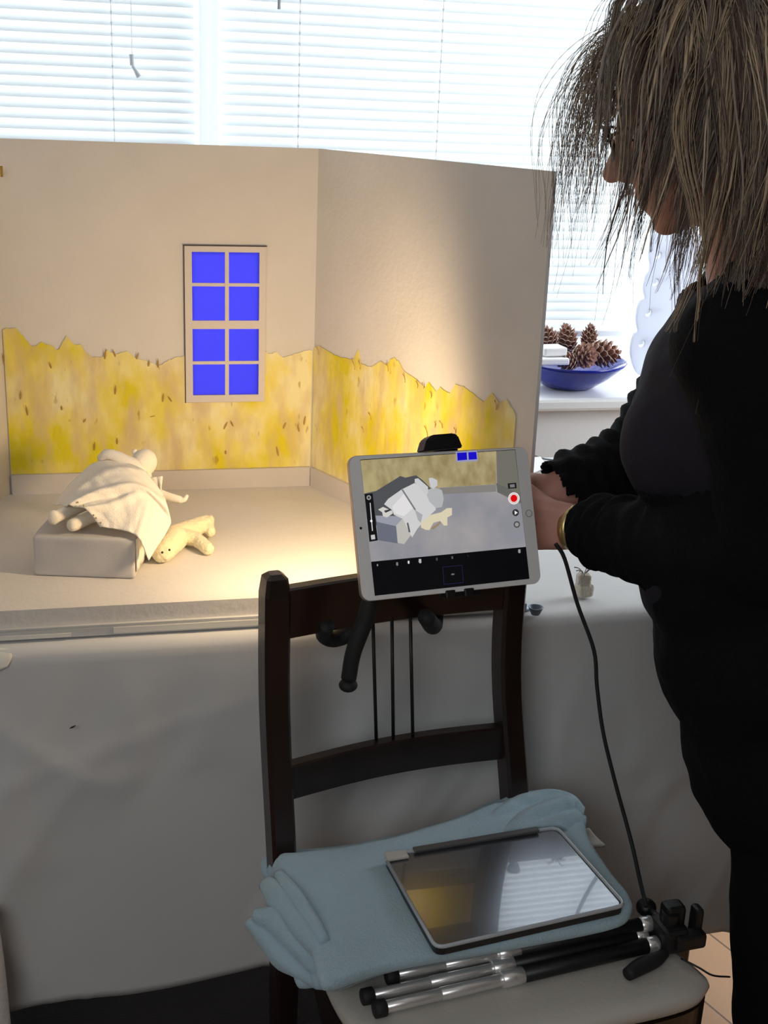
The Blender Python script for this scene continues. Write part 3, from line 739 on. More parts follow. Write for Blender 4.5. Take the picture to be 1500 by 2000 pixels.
# ------------------------------------------------------------------ folded blanket
ZB = ZS + .0265
blk = props(empty('folded_blanket', (.40, 1.2, ZB)), 'pale blue fleece blanket folded in layers on the chair seat', 'blanket')
out_top = [(545, 1665), (600, 1660), (700, 1645), (800, 1622), (900, 1592), (990, 1556), (1050, 1546), (1105, 1548), (1138, 1580), (1150, 1630), (1190, 1690), (1228, 1740), (1234, 1775), (1190, 1800), (1000, 1838), (860, 1862), (740, 1885), (650, 1915), (622, 1905), (608, 1840), (590, 1780), (560, 1730), (532, 1690)]
def lay(name, pts, z0, z1, edge, lump, dx=0, dy=0, rot=0, sc=1.0):
    P = [atz(x, y, z1) for x, y in pts]; c = sum(P, Vector()) / len(P)
    Rm = Matrix.Rotation(rot, 3, 'Z'); P = [c + Rm @ (p - c) * sc + Vector((dx, dy, 0)) for p in P]
    P = catmull(P + [P[0]], 4)[:-1]
    return cushion(name, P, z0, z1, M_blue, blk, edge=edge, lump=lump)
ly = [(ZB, ZB + .016, -.018, -.002, -.05, 1.0), (ZB + .014, ZB + .030, -.010, .0, .0, .985), (ZB + .028, ZB + .044, -.003, .001, .03, .99)]
lay('blanket_layer', out_top, ZB + .042, ZB + .058, .007, .003)
for z0, z1, dx, dy, rt, sc in ly: lay('blanket_layer', out_top, z0, z1, .007, .0022, dx, dy, rt, sc)
# fanned fold ends on the left
def foldend(pts, r, fl):
    bm = bmesh.new(); tube(bm, pts, r, 16, flat=fl)
    for v in bm.verts: v.co += Vector((nz(v.co, 40), nz(v.co + Vector((3, 3, 3)), 40), nz(v.co, 33))) * .003
    return from_bm('blanket_fold', bm, M_blue, blk, smooth=True)
foldend([atz(484, 1800, .515), atz(520, 1830, .505), atz(570, 1880, .497), atz(625, 1915, .492)], [.006, .014, .014, .010], 1.0)
foldend([atz(496, 1785, .525), atz(540, 1800, .522), atz(585, 1850, .515), atz(625, 1893, .507)], [.008, .016, .014, .009], 1.0)
foldend([atz(520, 1728, .530), atz(550, 1760, .535), atz(595, 1820, .532), atz(628, 1868, .525)], [.010, .015, .013, .009], 1.0)
foldend([atz(545, 1712, .535), atz(572, 1750, .542), atz(608, 1800, .540), atz(632, 1845, .533)], [.008, .011, .010, .007], 1.0)
# bunched rear corner at the right
bm = bmesh.new()
G = sheet([[aty(900, 1600, 1.36), aty(1000, 1556, 1.37), aty(1100, 1546, 1.36), aty(1140, 1580, 1.33)],
           [aty(930, 1615, 1.33), aty(1010, 1585, 1.33), aty(1100, 1580, 1.325), aty(1142, 1612, 1.30)],
           [aty(960, 1640, 1.29), aty(1030, 1622, 1.28), aty(1095, 1618, 1.28), aty(1135, 1650, 1.27)]], 40, 24,
          lambda a, b, p: Vector((0, -.3, 1)) * (.007 * math.sin((a * 1.2 + b * .9) * 13) * math.sin(math.pi * min(1, max(0, b))) + .003 * nz((a, b, 0), 6)))
grid_mesh(bm, G); me = solid(bm, .006); me.name = 'blanket_fold'; link('blanket_fold', me, M_blue, blk, smooth=True)
# cream tag / cloth scrap by the blanket
bm = bmesh.new(); G = sheet([[aty(1128, 1622, 1.31), aty(1150, 1617, 1.31)], [aty(1140, 1640, 1.30), aty(1165, 1636, 1.30)], [aty(1150, 1655, 1.285), aty(1182, 1652, 1.285)]], 6, 8)
grid_mesh(bm, G); me = solid(bm, .004); props(link('cream_rag', me, M_cream, smooth=True), 'small cream rag poking out behind the right end of the blue blanket', 'cloth')

# ------------------------------------------------------------------ clear tablet case on the blanket
ZCs = ZB + .0635
cs = props(empty('tablet_case', (.46, 1.17, ZCs)), 'open clear plastic tablet case with dark base lying on the blue blanket', 'case')
cq = [atz(750, 1672, ZCs + .006), atz(1088, 1616, ZCs + .006), atz(1222, 1768, ZCs + .006), atz(852, 1852, ZCs + .006)]
def rquad(Q, r, n=5):
    out = []
    for i in range(4):
        p = Q[i]; a = (Q[i - 1] - p).normalized(); b = (Q[(i + 1) % 4] - p).normalized()
        for k in range(n + 1):
            t = k / n; out.append(p + a * r * (1 - t) ** 2 + b * r * t ** 2)
    return out
M_caseb = mat('dark_case_base', (.012, .016, .020), .35)
M_casetop = mat('glossy_clear_lid', (.20, .215, .25), .24, metal=0.75, coat=1.0, spec=1.0)
M_rim = mat('clear_case_rim', (.45, .48, .52), .15, coat=.6)
R0 = rquad(cq, .012)
bm = bmesh.new(); extrude_poly(bm, [p + Vector((0, 0, -.011)) for p in R0], (0, 0, .009)); from_bm('case_base', bm, M_caseb, cs)
bm = bmesh.new(); extrude_poly(bm, [p + Vector((0, 0, -.002)) for p in shrink(R0, .975)], (0, 0, .0012)); from_bm('clear_lid', bm, M_casetop, cs)
bm = bmesh.new(); tube(bm, [p + Vector((0, 0, .0)) for p in R0] + [R0[0]], .0024, 8, smooth_path=False); from_bm('case_rim', bm, M_rim, cs, smooth=True)
bm = bmesh.new()
d1 = (cq[1] - cq[0]).normalized(); d2 = (cq[3] - cq[0]).normalized()
box(bm, cq[0] + d1 * .014 + d2 * .006 + Vector((0, 0, .002)), (.028, .016, .004), rot=math.atan2(d1.y, d1.x), bev=.0018); from_bm('corner_tab', bm, M_cream, cs)
bm = bmesh.new(); box(bm, cq[0].lerp(cq[1], .52) + d2 * .002 + Vector((0, 0, .003)), ((cq[1] - cq[0]).length * .72, .009, .004), rot=math.atan2(d1.y, d1.x), bev=.001)
from_bm('hinge_bar', bm, mat('grey_plastic', (.10, .10, .10), .4), cs)

# ------------------------------------------------------------------ small tripod lying on the seat
tp = props(empty('folding_tripod', (.48, 1.10, ZS + .025)), 'silver and black folding tripod lying folded across the cream seat', 'tripod')
def tleg(foot, mid_, end, z0, z1, r):
    a, m_, b = atz(*foot, z0), atz(*mid_, (z0 + z1) / 2), atz(*end, z1)
    lg = empty('leg', (0, 0, 0)); lg.parent = tp
    lg.location = a - tp.location
    bpy.context.view_layer.update()
    d = (b - a).normalized(); m_ = a + d * (m_ - a).dot(d)
    def part(name, p, q_, r1, m): 
        bm = bmesh.new(); tube(bm, [p, p + d * .001, q_ - d * .001, q_], [r1 * .85, r1, r1, r1 * .85], 20, smooth_path=False)
        me = bpy.data.meshes.new(name); bm.to_mesh(me); bm.free(); me.transform(Matrix.Translation(-a)); o = bpy.data.objects.new(name, me); COL.objects.link(o); me.materials.append(m); o.parent = lg
        me.polygons.foreach_set('use_smooth', [True] * len(me.polygons))
    part('rubber_foot', a - d * .006, a + d * .008, r * 1.15, M_rubber)
    part('inner_tube', a + d * .008, a + (m_ - a) * .5, r * .80, M_chrome)
    part('middle_tube', a + (m_ - a) * .48, m_, r * .86, M_chrome)
    part('collar', m_ - d * .004, m_ + d * .024, r * 1.15, M_chrome)
    part('outer_tube', m_ + d * .022, b - d * .014, r * 1.08, M_black)
    part('collar', b - d * .016, b, r * 1.12, M_chrome)
tleg((763, 1905), (978, 1862), (1272, 1803), .492, .500, .0085)
tleg((716, 1946), (965, 1888), (1262, 1826), .487, .490, .0080)
tleg((740, 1970), (985, 1912), (1284, 1842), .485, .489, .0085)
bm = bmesh.new(); H0 = atz(1305, 1822, .495)
dd = (atz(1272, 1803, .5) - atz(763, 1905, .49)).normalized(); rz = math.atan2(dd.y, dd.x)
box(bm, H0, (.034, .040, .034), rot=rz, bev=.006); lathe(bm, [(0, -.03), (.011, -.03), (.011, .03), (0, .03)], H0, 20)
from_bm('hub', bm, M_black, tp, smooth=False)
bm = bmesh.new(); c1 = atz(1312, 1795, .51); box(bm, c1, (.026, .022, .044), rot=rz, bev=.005)
c2 = atz(1345, 1835, .495); box(bm, c2, (.040, .018, .020), rot=rz, bev=.004); c3 = atz(1358, 1805, .505); box(bm, c3, (.011, .018, .050), rot=rz, bev=.004)
from_bm('clamp_head', bm, M_black, tp)
tubeo('pan_handle', [atz(1300, 1862, .487), atz(1280, 1875, .486), atz(1250, 1888, .486), atz(1226, 1903, .486)], [.005, .0085, .0095, .0075], M_rubber, tp, seg=16)
bm = bmesh.new(); kc = atz(1262, 1772, .497); ell(bm, kc, (.0125, .0125, .011)); cap(bm, kc, H0, .006, .008); from_bm('swivel_joint', bm, M_black, tp, smooth=True)
props(tubeo('thin_cord', [atz(1330, 1872, .484), atz(1365, 1890, .481), atz(1392, 1905, .47), aty(1425, 1908, 1.10)], .0012, M_black, seg=8), 'thin black cord trailing off the seat edge by the tripod head', 'cord')

# ------------------------------------------------------------------ tablet and its mount
TBL = Vector((.297, 1.276, .874)); TBR = Vector((.532, 1.321, .867)); TTL = Vector((.287, 1.340, 1.029))
tu = (TBR - TBL).normalized(); tv = (TTL - TBL); tv = (tv - tu * tv.dot(tu)).normalized(); tn = tu.cross(tv).normalized()
if tn.y > 0: tn = -tn
TW, TH, TD = .2405, .1695, .0075
TR = Matrix((tu, tv, tn)).transposed()
tab = props(empty('tablet', TBL + tu * TW / 2), 'white tablet in landscape filming the stage, clamped above the chair back', 'tablet')
def tl(u, v, d=0.0): return TBL + tu * u + tv * v + tn * d
def rrect(w_, h_, r, n=6, o=(0, 0)):
    out = []
    for cx, cy, a0 in ((w_ - r, r, -90), (w_ - r, h_ - r, 0), (r, h_ - r, 90), (r, r, 180)):
        for k in range(n + 1):
            a = rad(a0 + 90 * k / n); out.append((o[0] + cx + r * math.cos(a), o[1] + cy + r * math.sin(a)))
    return out
M_tabw = mat('white_tablet_glass', (.86, .87, .87), .25, coat=.3)
M_tabb = mat('pink_aluminium', (.45, .38, .36), .35, metal=.6)
bm = bmesh.new(); extrude_poly(bm, [tl(u, v, -.0012) for u, v in rrect(TW, TH, .011)], -tn * (TD - .0012)); from_bm('back_shell', bm, M_tabb, tab)
bm = bmesh.new(); extrude_poly(bm, [tl(u, v, 0) for u, v in rrect(TW - .001, TH - .001, .0105, o=(.0005, .0005))], -tn * .0012); face = from_bm('front_glass', bm, M_tabw, tab)
def scr(cx, cy, d=.0003):   # point on the screen from a close-up of it (3.846 x, origin 680,860)
    px, py = 680 + cx / 3.846, 860 + cy / 3.846
    r_ = ray(px, py); o = Vector((0, 0, H)); A = TBL + tn * d; return o + r_ * ((A - o).dot(tn) / r_.dot(tn))
def emis(name, rgb, k=1.0):
    if name in MATS: return MATS[name]
    m = bpy.data.materials.new(name); m.use_nodes = True; N = m.node_tree.nodes; b = N['Principled BSDF']
    b.inputs['Base Color'].default_value = (.01, .01, .01, 1); b.inputs['Roughness'].default_value = .15; b.inputs['Specular IOR Level'].default_value = .2
    b.inputs['Emission Color'].default_value = (*s2l(rgb), 1); b.inputs['Emission Strength'].default_value = k
    MATS[name] = m; return m
def emis_noise(name, c1, c2, scale, st_=(1, 1, 1)):
    m = emis(name, c1); N = m.node_tree.nodes; L = m.node_tree.links
    tc = N.new('ShaderNodeTexCoord'); mp = N.new('ShaderNodeMapping'); mp.inputs['Scale'].default_value = st_
    n = N.new('ShaderNodeTexNoise'); n.inputs['Scale'].default_value = scale; n.inputs['Detail'].default_value = 5
    r = N.new('ShaderNodeValToRGB'); r.color_ramp.elements[0].position = .35; r.color_ramp.elements[1].position = .68
    r.color_ramp.elements[0].color = (*s2l(c1), 1); r.color_ramp.elements[1].color = (*s2l(c2), 1)
    L.new(tc.outputs['Object'], mp.inputs[0]); L.new(mp.outputs[0], n.inputs['Vector']); L.new(n.outputs[0], r.inputs[0]); L.new(r.outputs[0], N['Principled BSDF'].inputs['Emission Color']); return m
layers = []
def lyr(rgb_or_mat, pts, dz): layers.append((rgb_or_mat, pts, dz))
E_paper = emis_noise('screen_wallpaper', (176, 162, 120), (140, 124, 84), 70, (1, 1, .5))
E_floor = emis_noise('screen_floor', (138, 138, 146), (168, 162, 160), 14)
lyr((4, 4, 7), [(90, 145), (1255, 68), (1362, 1040), (200, 1168)], 1)
lyr(E_floor, [(92, 150), (1253, 72), (1335, 800), (172, 912)], 2)
lyr(E_paper, [(92, 150), (1112, 81), (1112, 330), (690, 355), (400, 400), (120, 400)], 3)
lyr((130, 126, 122), [(690, 358), (1112, 332), (1112, 385), (700, 405)], 3)
lyr((112, 110, 100), [(1112, 81), (1253, 72), (1300, 480), (1120, 390)], 3)
lyr((100, 100, 96), [(1112, 320), (1285, 400), (1300, 470), (1120, 385)], 4)
lyr((78, 80, 84), [(120, 400), (210, 380), (300, 325), (365, 285), (390, 268), (430, 280), (510, 262), (560, 300), (620, 360), (620, 520), (400, 600), (205, 640), (150, 560)], 4)
lyr((150, 150, 182), [(808, 88), (968, 78), (976, 156), (814, 166)], 5)
lyr((20, 10, 190), [(818, 94), (890, 90), (894, 146), (822, 152)], 6)
lyr((24, 14, 200), [(902, 90), (962, 86), (968, 142), (906, 146)], 6)
lyr((150, 152, 165), [(205, 565), (430, 570), (380, 640), (365, 690), (215, 620)], 5)
lyr((104, 108, 122), [(213, 612), (360, 645), (372, 775), (222, 750)], 6)
lyr((186, 182, 176), [(360, 640), (430, 565), (560, 600), (480, 700), (420, 780), (372, 770)], 7)
lyr((205, 204, 205), [(270, 480), (300, 440), (400, 370), (500, 320), (585, 385), (640, 470), (660, 520), (560, 615), (520, 665), (480, 730), (410, 590), (345, 560), (325, 520)], 8)
lyr((222, 220, 220), [(330, 500), (420, 400), (500, 500), (420, 570), (350, 550)], 9)
lyr((120, 120, 128), [(400, 372), (412, 368), (510, 520), (500, 528)], 10)
lyr((168, 168, 172), [(500, 520), (560, 560), (545, 620), (525, 600)], 10)
lyr((90, 90, 95), [(440, 620), (452, 618), (468, 690), (455, 692)], 10)
lyr((206, 204, 198), [(225, 520), (262, 500), (330, 530), (335, 550), (290, 580), (262, 570), (255, 540)], 9)
lyr((60, 60, 66), [(270, 528), (318, 516), (326, 524), (280, 545)], 10)
lyr((200, 200, 200), [(500, 290), (525, 285), (600, 350), (600, 400), (575, 400), (500, 315)], 10)
lyr((176, 178, 180), [(600, 370), (650, 355), (705, 375), (718, 440), (705, 500), (660, 510), (610, 460), (590, 410)], 9)
lyr((196, 198, 202), [(605, 285), (630, 280), (670, 300), (670, 340), (640, 365), (618, 350)], 10)
lyr((215, 205, 176), [(545, 620), (620, 560), (700, 540), (740, 510), (780, 508), (780, 560), (745, 580), (745, 640), (720, 640), (690, 605), (640, 620), (610, 675), (580, 672), (548, 655)], 10)
lyr((150, 132, 108), [(620, 660), (690, 610), (700, 620), (640, 672)], 9)
# controls
lyr((14, 14, 18), [(122, 404), (184, 398), (222, 752), (160, 762)], 11)
lyr((210, 210, 210), [(162, 470), (168, 469), (186, 680), (179, 681)], 12)
def circ(cx, cy, r, n=16): return [(cx + r * math.cos(2 * math.pi * k / n), cy + r * 1.06 * math.sin(2 * math.pi * k / n)) for k in range(n)]
lyr((240, 240, 240), circ(174, 606, 9), 13)
lyr((150, 150, 150), circ(155, 430, 17), 12); lyr((60, 60, 64), circ(155, 430, 9), 13)
lyr((190, 190, 190), [(170, 712), (200, 708), (204, 742), (174, 746)], 12)
lyr((24, 24, 26), [(1198, 324), (1262, 318), (1266, 360), (1202, 364)], 11); lyr((120, 120, 120), [(1214, 332), (1250, 329), (1252, 352), (1217, 355)], 12)
lyr((235, 225, 222), circ(1245, 436, 43, 28), 11); lyr((70, 60, 58), circ(1245, 436, 34, 28), 12); lyr((235, 225, 222), circ(1245, 436, 32, 28), 13); lyr((215, 8, 12), circ(1245, 436, 26, 24), 14)
lyr((48, 48, 48), circ(1258, 543, 25, 20), 11); lyr((225, 225, 225), [(1250, 528), (1274, 543), (1252, 560)], 12)
lyr((70, 70, 70), circ(1267, 632, 24, 20), 11); lyr((150, 150, 150), circ(1267, 632, 15, 20), 12)
for cx, cy, s_, c_ in ((220, 938, 8, 150), (368, 930, 14, 120), (454, 917, 12, 210), (540, 908, 17, 180), (666, 894, 12, 70), (782, 882, 11, 90), (1286, 834, 15, 150), (900, 868, 7, 40)):
    lyr((c_, c_, c_), [(cx - s_ * .5, cy - s_), (cx + s_ * .5, cy - s_), (cx + s_ * .6, cy + s_ * .6), (cx, cy + s_), (cx - s_ * .6, cy + s_ * .4)], 11)
for a in (((708, 950), (858, 936), (859, 941), (709, 955)), ((718, 1080), (866, 1066), (866, 1071), (718, 1085)), ((708, 950), (713, 950), (723, 1083), (718, 1084)), ((853, 938), (858, 937), (867, 1068), (862, 1069))):
    lyr((24, 28, 60), a, 11)
lyr((110, 110, 110), [(775, 1002), (798, 1000), (798, 1010), (775, 1012)], 11)
bm = bmesh.new(); smats = []
for spec, pts, lv in layers:
    if isinstance(spec, tuple): mm = emis('screen_%d_%d_%d' % spec, spec)
    else: mm = spec
    if mm not in smats: smats.append(mm)
    mi = smats.index(mm); vs = [bm.verts.new(scr(x, y, .00012 * lv)) for x, y in pts]
    for t in tessellate_polygon([[v.co for v in vs]]):
        try:
            f = bm.faces.new([vs[i] for i in t]); f.normal_update()
            if f.normal.dot(tn) < 0: f.normal_flip()
            f.material_index = mi
        except ValueError: pass
from_bm('screen', bm, smats, tab)
def disc(name, cx, cy, r, d, m, th=.0006, ring=None):
    c = scr(cx, cy, d); bm = bmesh.new()
    if ring: lathe(bm, [(r - ring, 0), (r - ring, th), (r, th), (r, 0)], c, 28, axis=tn)
    else: lathe(bm, [(0, 0), (r, 0), (r, th), (0, th)], c, 24, axis=tn)
    return from_bm(name, bm, m, tab)
hb = disc('home_button', 1357, 549, .0046, .0001, M_tabw, .0003)
disc('button_ring', 1357, 549, .0046, .0001, mat('grey_ring', (.22, .22, .22), .3), .0005, ring=.0007)
disc('front_lens', 95, 660, .0015, .0001, M_black, .0004)

mount = props(empty('flexible_tripod_mount', (.41, 1.345, .86)), 'black flexible-leg clamp mount gripping the chair top rail behind the tablet', 'mount')
cT = aty(853, 868, 1.372)
bm = bmesh.new()
G_ = [(-.026, -.008), (-.020, .006), (-.012, .011), (.016, .012), (.022, .009), (.027, -.006)]
extrude_poly(bm, [cT + tu * x + tv * (y - .001) + tn * .016 for x, y in G_], -tn * .022)
bmesh.ops.bevel(bm, geom=list(bm.edges), offset=.0015, segments=2, affect='EDGES')
lathe(bm, [(0, 0), (.003, 0), (.003, .001), (0, .001)], cT + tn * .016 + tv * .004 - tu * .004, 14, axis=tn)
from_bm('upper_jaw', bm, M_black, mount)
c_lo = aty(895, 1150, 1.318)
bm = bmesh.new()
for px_ in (872, 908): box(bm, tl((px_ - 700) / 345 * TW - .006, -.0018, -.001), (.013, .010, .006), rot=TR, bev=.0015)
box(bm, tl(.135, -.002, -.014), (.05, .010, .016), rot=TR, bev=.003); from_bm('lower_jaw', bm, M_black, mount)
bm = bmesh.new(); bar(bm, tl(.135, -.004, -.016), tl(.135, .176, -.016), .030, .008, up=tn, bev=.002); from_bm('clamp_spine', bm, M_black, mount)
hubc = Vector((.385, 1.338, .868))
bm = bmesh.new(); ell(bm, hubc, .014); cap(bm, hubc, tl(.135, .03, -.02), .009, .009); from_bm('ball_head', bm, M_black, mount, smooth=True)
def fleg(pts, rs, nm='flexible_leg'):
    o = tubeo(nm, pts, rs, M_rubber, mount, seg=18)
    return o
fleg([hubc, aty(735, 1160, 1.318), aty(712, 1215, 1.316), aty(690, 1275, 1.316), aty(681, 1325, 1.318)], [.009, .0095, .0105, .0098, .0095])
bm = bmesh.new(); ell(bm, aty(680, 1338, 1.318), (.0115, .0115, .0085)); from_bm('rubber_foot', bm, M_rubber, mount, smooth=True)
fleg([hubc + Vector((-.005, .01, .0)), aty(720, 1130, 1.41), aty(690, 1225, 1.405), aty(655, 1248, 1.40), aty(632, 1240, 1.385), aty(640, 1222, 1.365)], [.009, .010, .0105, .0105, .0100, .0090])
fleg([hubc + Vector((.005, .01, 0)), aty(860, 1130, 1.420), aty(850, 1195, 1.415), aty(846, 1222, 1.39), aty(832, 1205, 1.335)], [.009, .010, .0112, .0115, .0105])

# black lead from the tablet down to the tripod
props(tubeo('charging_cable', [aty(1085, 1062, 1.345), aty(1103, 1092, 1.34), aty(1128, 1180, 1.33), aty(1160, 1270, 1.315), aty(1166, 1340, 1.305), aty(1178, 1430, 1.29), aty(1202, 1530, 1.27), aty(1232, 1640, 1.24), aty(1250, 1720, 1.20), atz(1262, 1770, .512)], .0026, M_rubber, seg=10), 'black cable hanging from the hand down to the chair seat', 'cable')

# ------------------------------------------------------------------ window sill things
SY = 2.676
bowl_c = aty(1108, 755, SY); bowl_c.z = SILL
bc = Vector((1.102, SY, SILL))
bowl = props(empty('blue_bowl', bc), 'cobalt blue glass bowl of pine cones on the white window sill', 'bowl')
bm = bmesh.new()
lathe(bm, [(0, .002), (.045, .001), (.060, .004), (.095, .028), (.128, .057), (.134, .066), (.131, .066), (.122, .056), (.088, .031), (.05, .012), (0, .010)], bc, 56)
from_bm('bowl_shell', bm, M_blueglass, bowl, smooth=True)
def pinecone(center, axis, ln, r, label, n=62):
    rt = props(empty('pine_cone', center), label, 'pine cone', 'pine cones in the blue bowl')
    ax = Vector(axis).normalized(); Q = Vector((0, 0, 1)).rotation_difference(ax)
    bm = bmesh.new(); core = bmesh.new()
    for k in range(n):
        t = (k + .5) / n; a = k * 2.39996; z = ln * (t - .5); rr = r * math.sin(math.pi * (0.12 + .80 * t)) ** .7 * (1.0 if t < .7 else 1 - (t - .7) * 1.3)
        e = Vector((math.cos(a), math.sin(a), 0)); s = Vector((-math.sin(a), math.cos(a), 0)); wdt = r * .30 * (1.1 - .5 * t)
        root = Vector((0, 0, z - .002)); tip = e * rr + Vector((0, 0, z + .006)); lift = Vector((0, 0, .0045))
        P = [root - s * wdt * .3, root + s * wdt * .3, e * rr * .75 + s * wdt + Vector((0, 0, z)), tip + s * wdt * .6, tip + e * .002 + lift * .4, tip - s * wdt * .6, e * rr * .75 - s * wdt + Vector((0, 0, z))]
        vs = [bm.verts.new(center + Q @ p) for p in P]; f = bm.faces.new(vs); f.material_index = 0
        v2 = [bm.verts.new(center + Q @ (p + Vector((0, 0, .0016)))) for p in P]; f2 = bm.faces.new(v2[::-1]); f2.material_index = 0
        for i in range(7):
            ff = bm.faces.new((vs[i], v2[i], v2[(i + 1) % 7], vs[(i + 1) % 7])); ff.material_index = 1 if i in (2, 3, 4, 5) else 0
    bmesh.ops.recalc_face_normals(bm, faces=bm.faces)
    from_bm('scales', bm, [M_cone, M_conetip], rt)
    bm = bmesh.new(); ell(bm, center, (r * .5, r * .5, ln * .45), Q.to_matrix()); from_bm('core', bm, M_cone, rt, smooth=True)
yb = SY
pinecone(aty(1176, 690, yb - .03), (1, -.2, -.05), .078, .033, 'large open brown pine cone lying sideways at the right rim of the bowl')
pinecone(aty(1140, 694, yb - .05), (.3, -1, .2), .060, .029, 'brown pine cone facing forward, just left of the large sideways cone')
pinecone(aty(1150, 662, yb + .02), (.1, 0, 1), .060, .020, 'upright reddish pine cone standing above the others')
pinecone(aty(1108, 664, yb + .03), (-.2, 0, 1), .066, .025, 'reddish pine cone behind the white packets in the bowl')
pinecone(aty(1072, 663, yb + .03), (-.5, 0, .8), .060, .024, 'leftmost pine cone, reddish, beside the model room panel')
pinecone(aty(1112, 706, yb - .055), (-1, -.3, .1), .055, .022, 'small pale pine cone lying low at the front rim beside the packets')
for k, (a, sz, lb) in enumerate(((aty(1076, 703, yb - .06), (.074, .05, .016), 'white folded paper packet at the left rim of the blue bowl, lower one'), (aty(1077, 684, yb - .045), (.058, .05, .020), 'pale lilac paper packet, stacked upper one in the blue bowl'))):
    bm = bmesh.new(); box(bm, a, sz, rot=.1 * k, bev=.004); props(from_bm('paper_packet', bm, M_white, smooth=False), lb, 'packet', 'paper packets in the bowl')
# white openwork ornament standing on the sill
cu = bpy.data.curves.new('openwork_ornament', 'CURVE'); cu.dimensions = '2D'; cu.fill_mode = 'BOTH'; cu.extrude = .004; cu.bevel_depth = .001
def spl(pts, cyc=True):
    s = cu.splines.new('POLY'); s.points.add(len(pts) - 1)
    for i, (x, y) in enumerate(pts): s.points[i].co = (x, y, 0, 1)
    s.use_cyclic_u = cyc
OY = 2.64; ob = aty(1290, 738, OY); ob.z = SILL
def o2(px, py): v = aty(px, py, OY); return (v.x - ob.x, v.z - SILL)
edge = [(1262, 740), (1243, 728), (1234, 705), (1232, 680), (1238, 655), (1246, 648), (1243, 630), (1245, 605), (1252, 588), (1260, 584), (1257, 565), (1262, 540), (1270, 525), (1268, 500), (1272, 470), (1284, 440), (1305, 425), (1345, 430), (1365, 470), (1370, 560), (1366, 650), (1355, 738)]
e2_ = [(p.x, p.z) for p in catmull([Vector((o2(*q_)[0], 0, o2(*q_)[1])) for q_ in edge], 4)]
spl([(x, max(y, 0.0)) for x, y in e2_])
for cx, cy in ((1284, 500), (1279, 553), (1265, 612), (1252, 672), (1325, 520), (1320, 600), (1312, 680)):
    a = o2(cx, cy); R1 = .0095
    pts = [(a[0] + R1 * math.cos(t), a[1] + R1 * math.sin(t)) for t in [rad(-150 + 255 * k / 14) for k in range(15)]]
    pts += [(a[0] - .003 + R1 * .55 * math.cos(t), a[1] + .004 + R1 * .55 * math.sin(t)) for t in [rad(95 - 235 * k / 12) for k in range(13)]]
    spl(pts)
oo = bpy.data.objects.new('tmpc', cu); COL.objects.link(oo)
dg = bpy.context.evaluated_depsgraph_get(); dg.update(); me = bpy.data.meshes.new_from_object(oo.evaluated_get(dg)); bpy.data.objects.remove(oo)
M_orn = translucent('white_lacquer', (.84, .87, .95), .5)
me.materials.clear(); orn = link('openwork_ornament', me, M_orn); orn.rotation_euler = (rad(90), 0, 0); orn.location = (ob.x, OY, SILL + .0015)
props(orn, 'white scalloped openwork ornament with crescent cut-outs on the sill beside the person', 'ornament')

# ------------------------------------------------------------------ things on the table, right of the stage
jb = atz(1145, 1172, TZ)
jar = props(empty('twig_posy', (jb.x, jb.y + .01, TZ)), 'tiny cream pouch vase of dry twigs standing on the tablecloth behind the cable', 'vase')
def pouch(bm):
    c = Vector((jb.x, jb.y + .012, TZ)); box(bm, c + Vector((0, 0, .0115)), (.025, .020, .020), rot=.2, bev=.004); box(bm, c + Vector((-.002, 0, .028)), (.021, .016, .018), rot=-.1, bev=.004)
blob('pouch', pouch, mat('cream_canvas', (.62, .58, .48), .9, bump=.5, bscale=200), jar, .0012, 3)
for k in range(7):
    a = k * .9; c = Vector((jb.x - .002, jb.y + .012, TZ + .034)); e = Vector((math.cos(a) * .016, math.sin(a) * .010, .008 + .006 * math.sin(k * 2.3)))
    tubeo('twig', [c, c + e * .5 + Vector((0, 0, .004)), c + e], [.0008, .0007, .0009], mat('grey_twig', (.25, .22, .20), .9), jar, seg=6)
cb = atz(1046, 1207, TZ)
cup = props(empty('plastic_cup', (cb.x, cb.y + .012, TZ)), 'tiny blue grey plastic cup on the table edge beside the chair post', 'cup')
bm = bmesh.new(); lathe(bm, [(0, .001), (.006, .001), (.010, .010), (.011, .012), (.0095, .012), (.006, .003), (0, .003)], (cb.x + .004, cb.y + .012, TZ - .0005), 24)
from_bm('cup_body', bm, mat('blue_grey_plastic', (.14, .18, .24), .3), cup, smooth=True)
bm = bmesh.new(); box(bm, (cb.x + .002, cb.y + .034, TZ + .0015), (.024, .012, .003), rot=.4, bev=.001); props(from_bm('flat_tray', bm, mat('pale_blue_plastic', (.40, .48, .58), .3)), 'pale blue plastic tray lying flat behind the tiny cup', 'tray')
# paper sheet and lead at the back of the table
pp = [atz(1030, 930, TZ + .004), atz(1068, 912, TZ + .004), atz(1056, 893, TZ + .004), atz(1020, 896, TZ + .004)]
bm = bmesh.new(); extrude_poly(bm, pp, (0, 0, .0012)); props(from_bm('paper_sheet', bm, M_white), 'white paper sheet on the back of the table behind the tablet', 'paper')
props(tubeo('grey_lead', [atz(1010, 885, TZ + .003), atz(1040, 889, TZ + .003), atz(1062, 896, TZ + .003), atz(1085, 899, TZ + .003), atz(1140, 905, TZ + .003)], .0018, mat('grey_pvc', (.16, .18, .2), .5), seg=8), 'thin grey lead lying across the back edge of the table', 'cable')

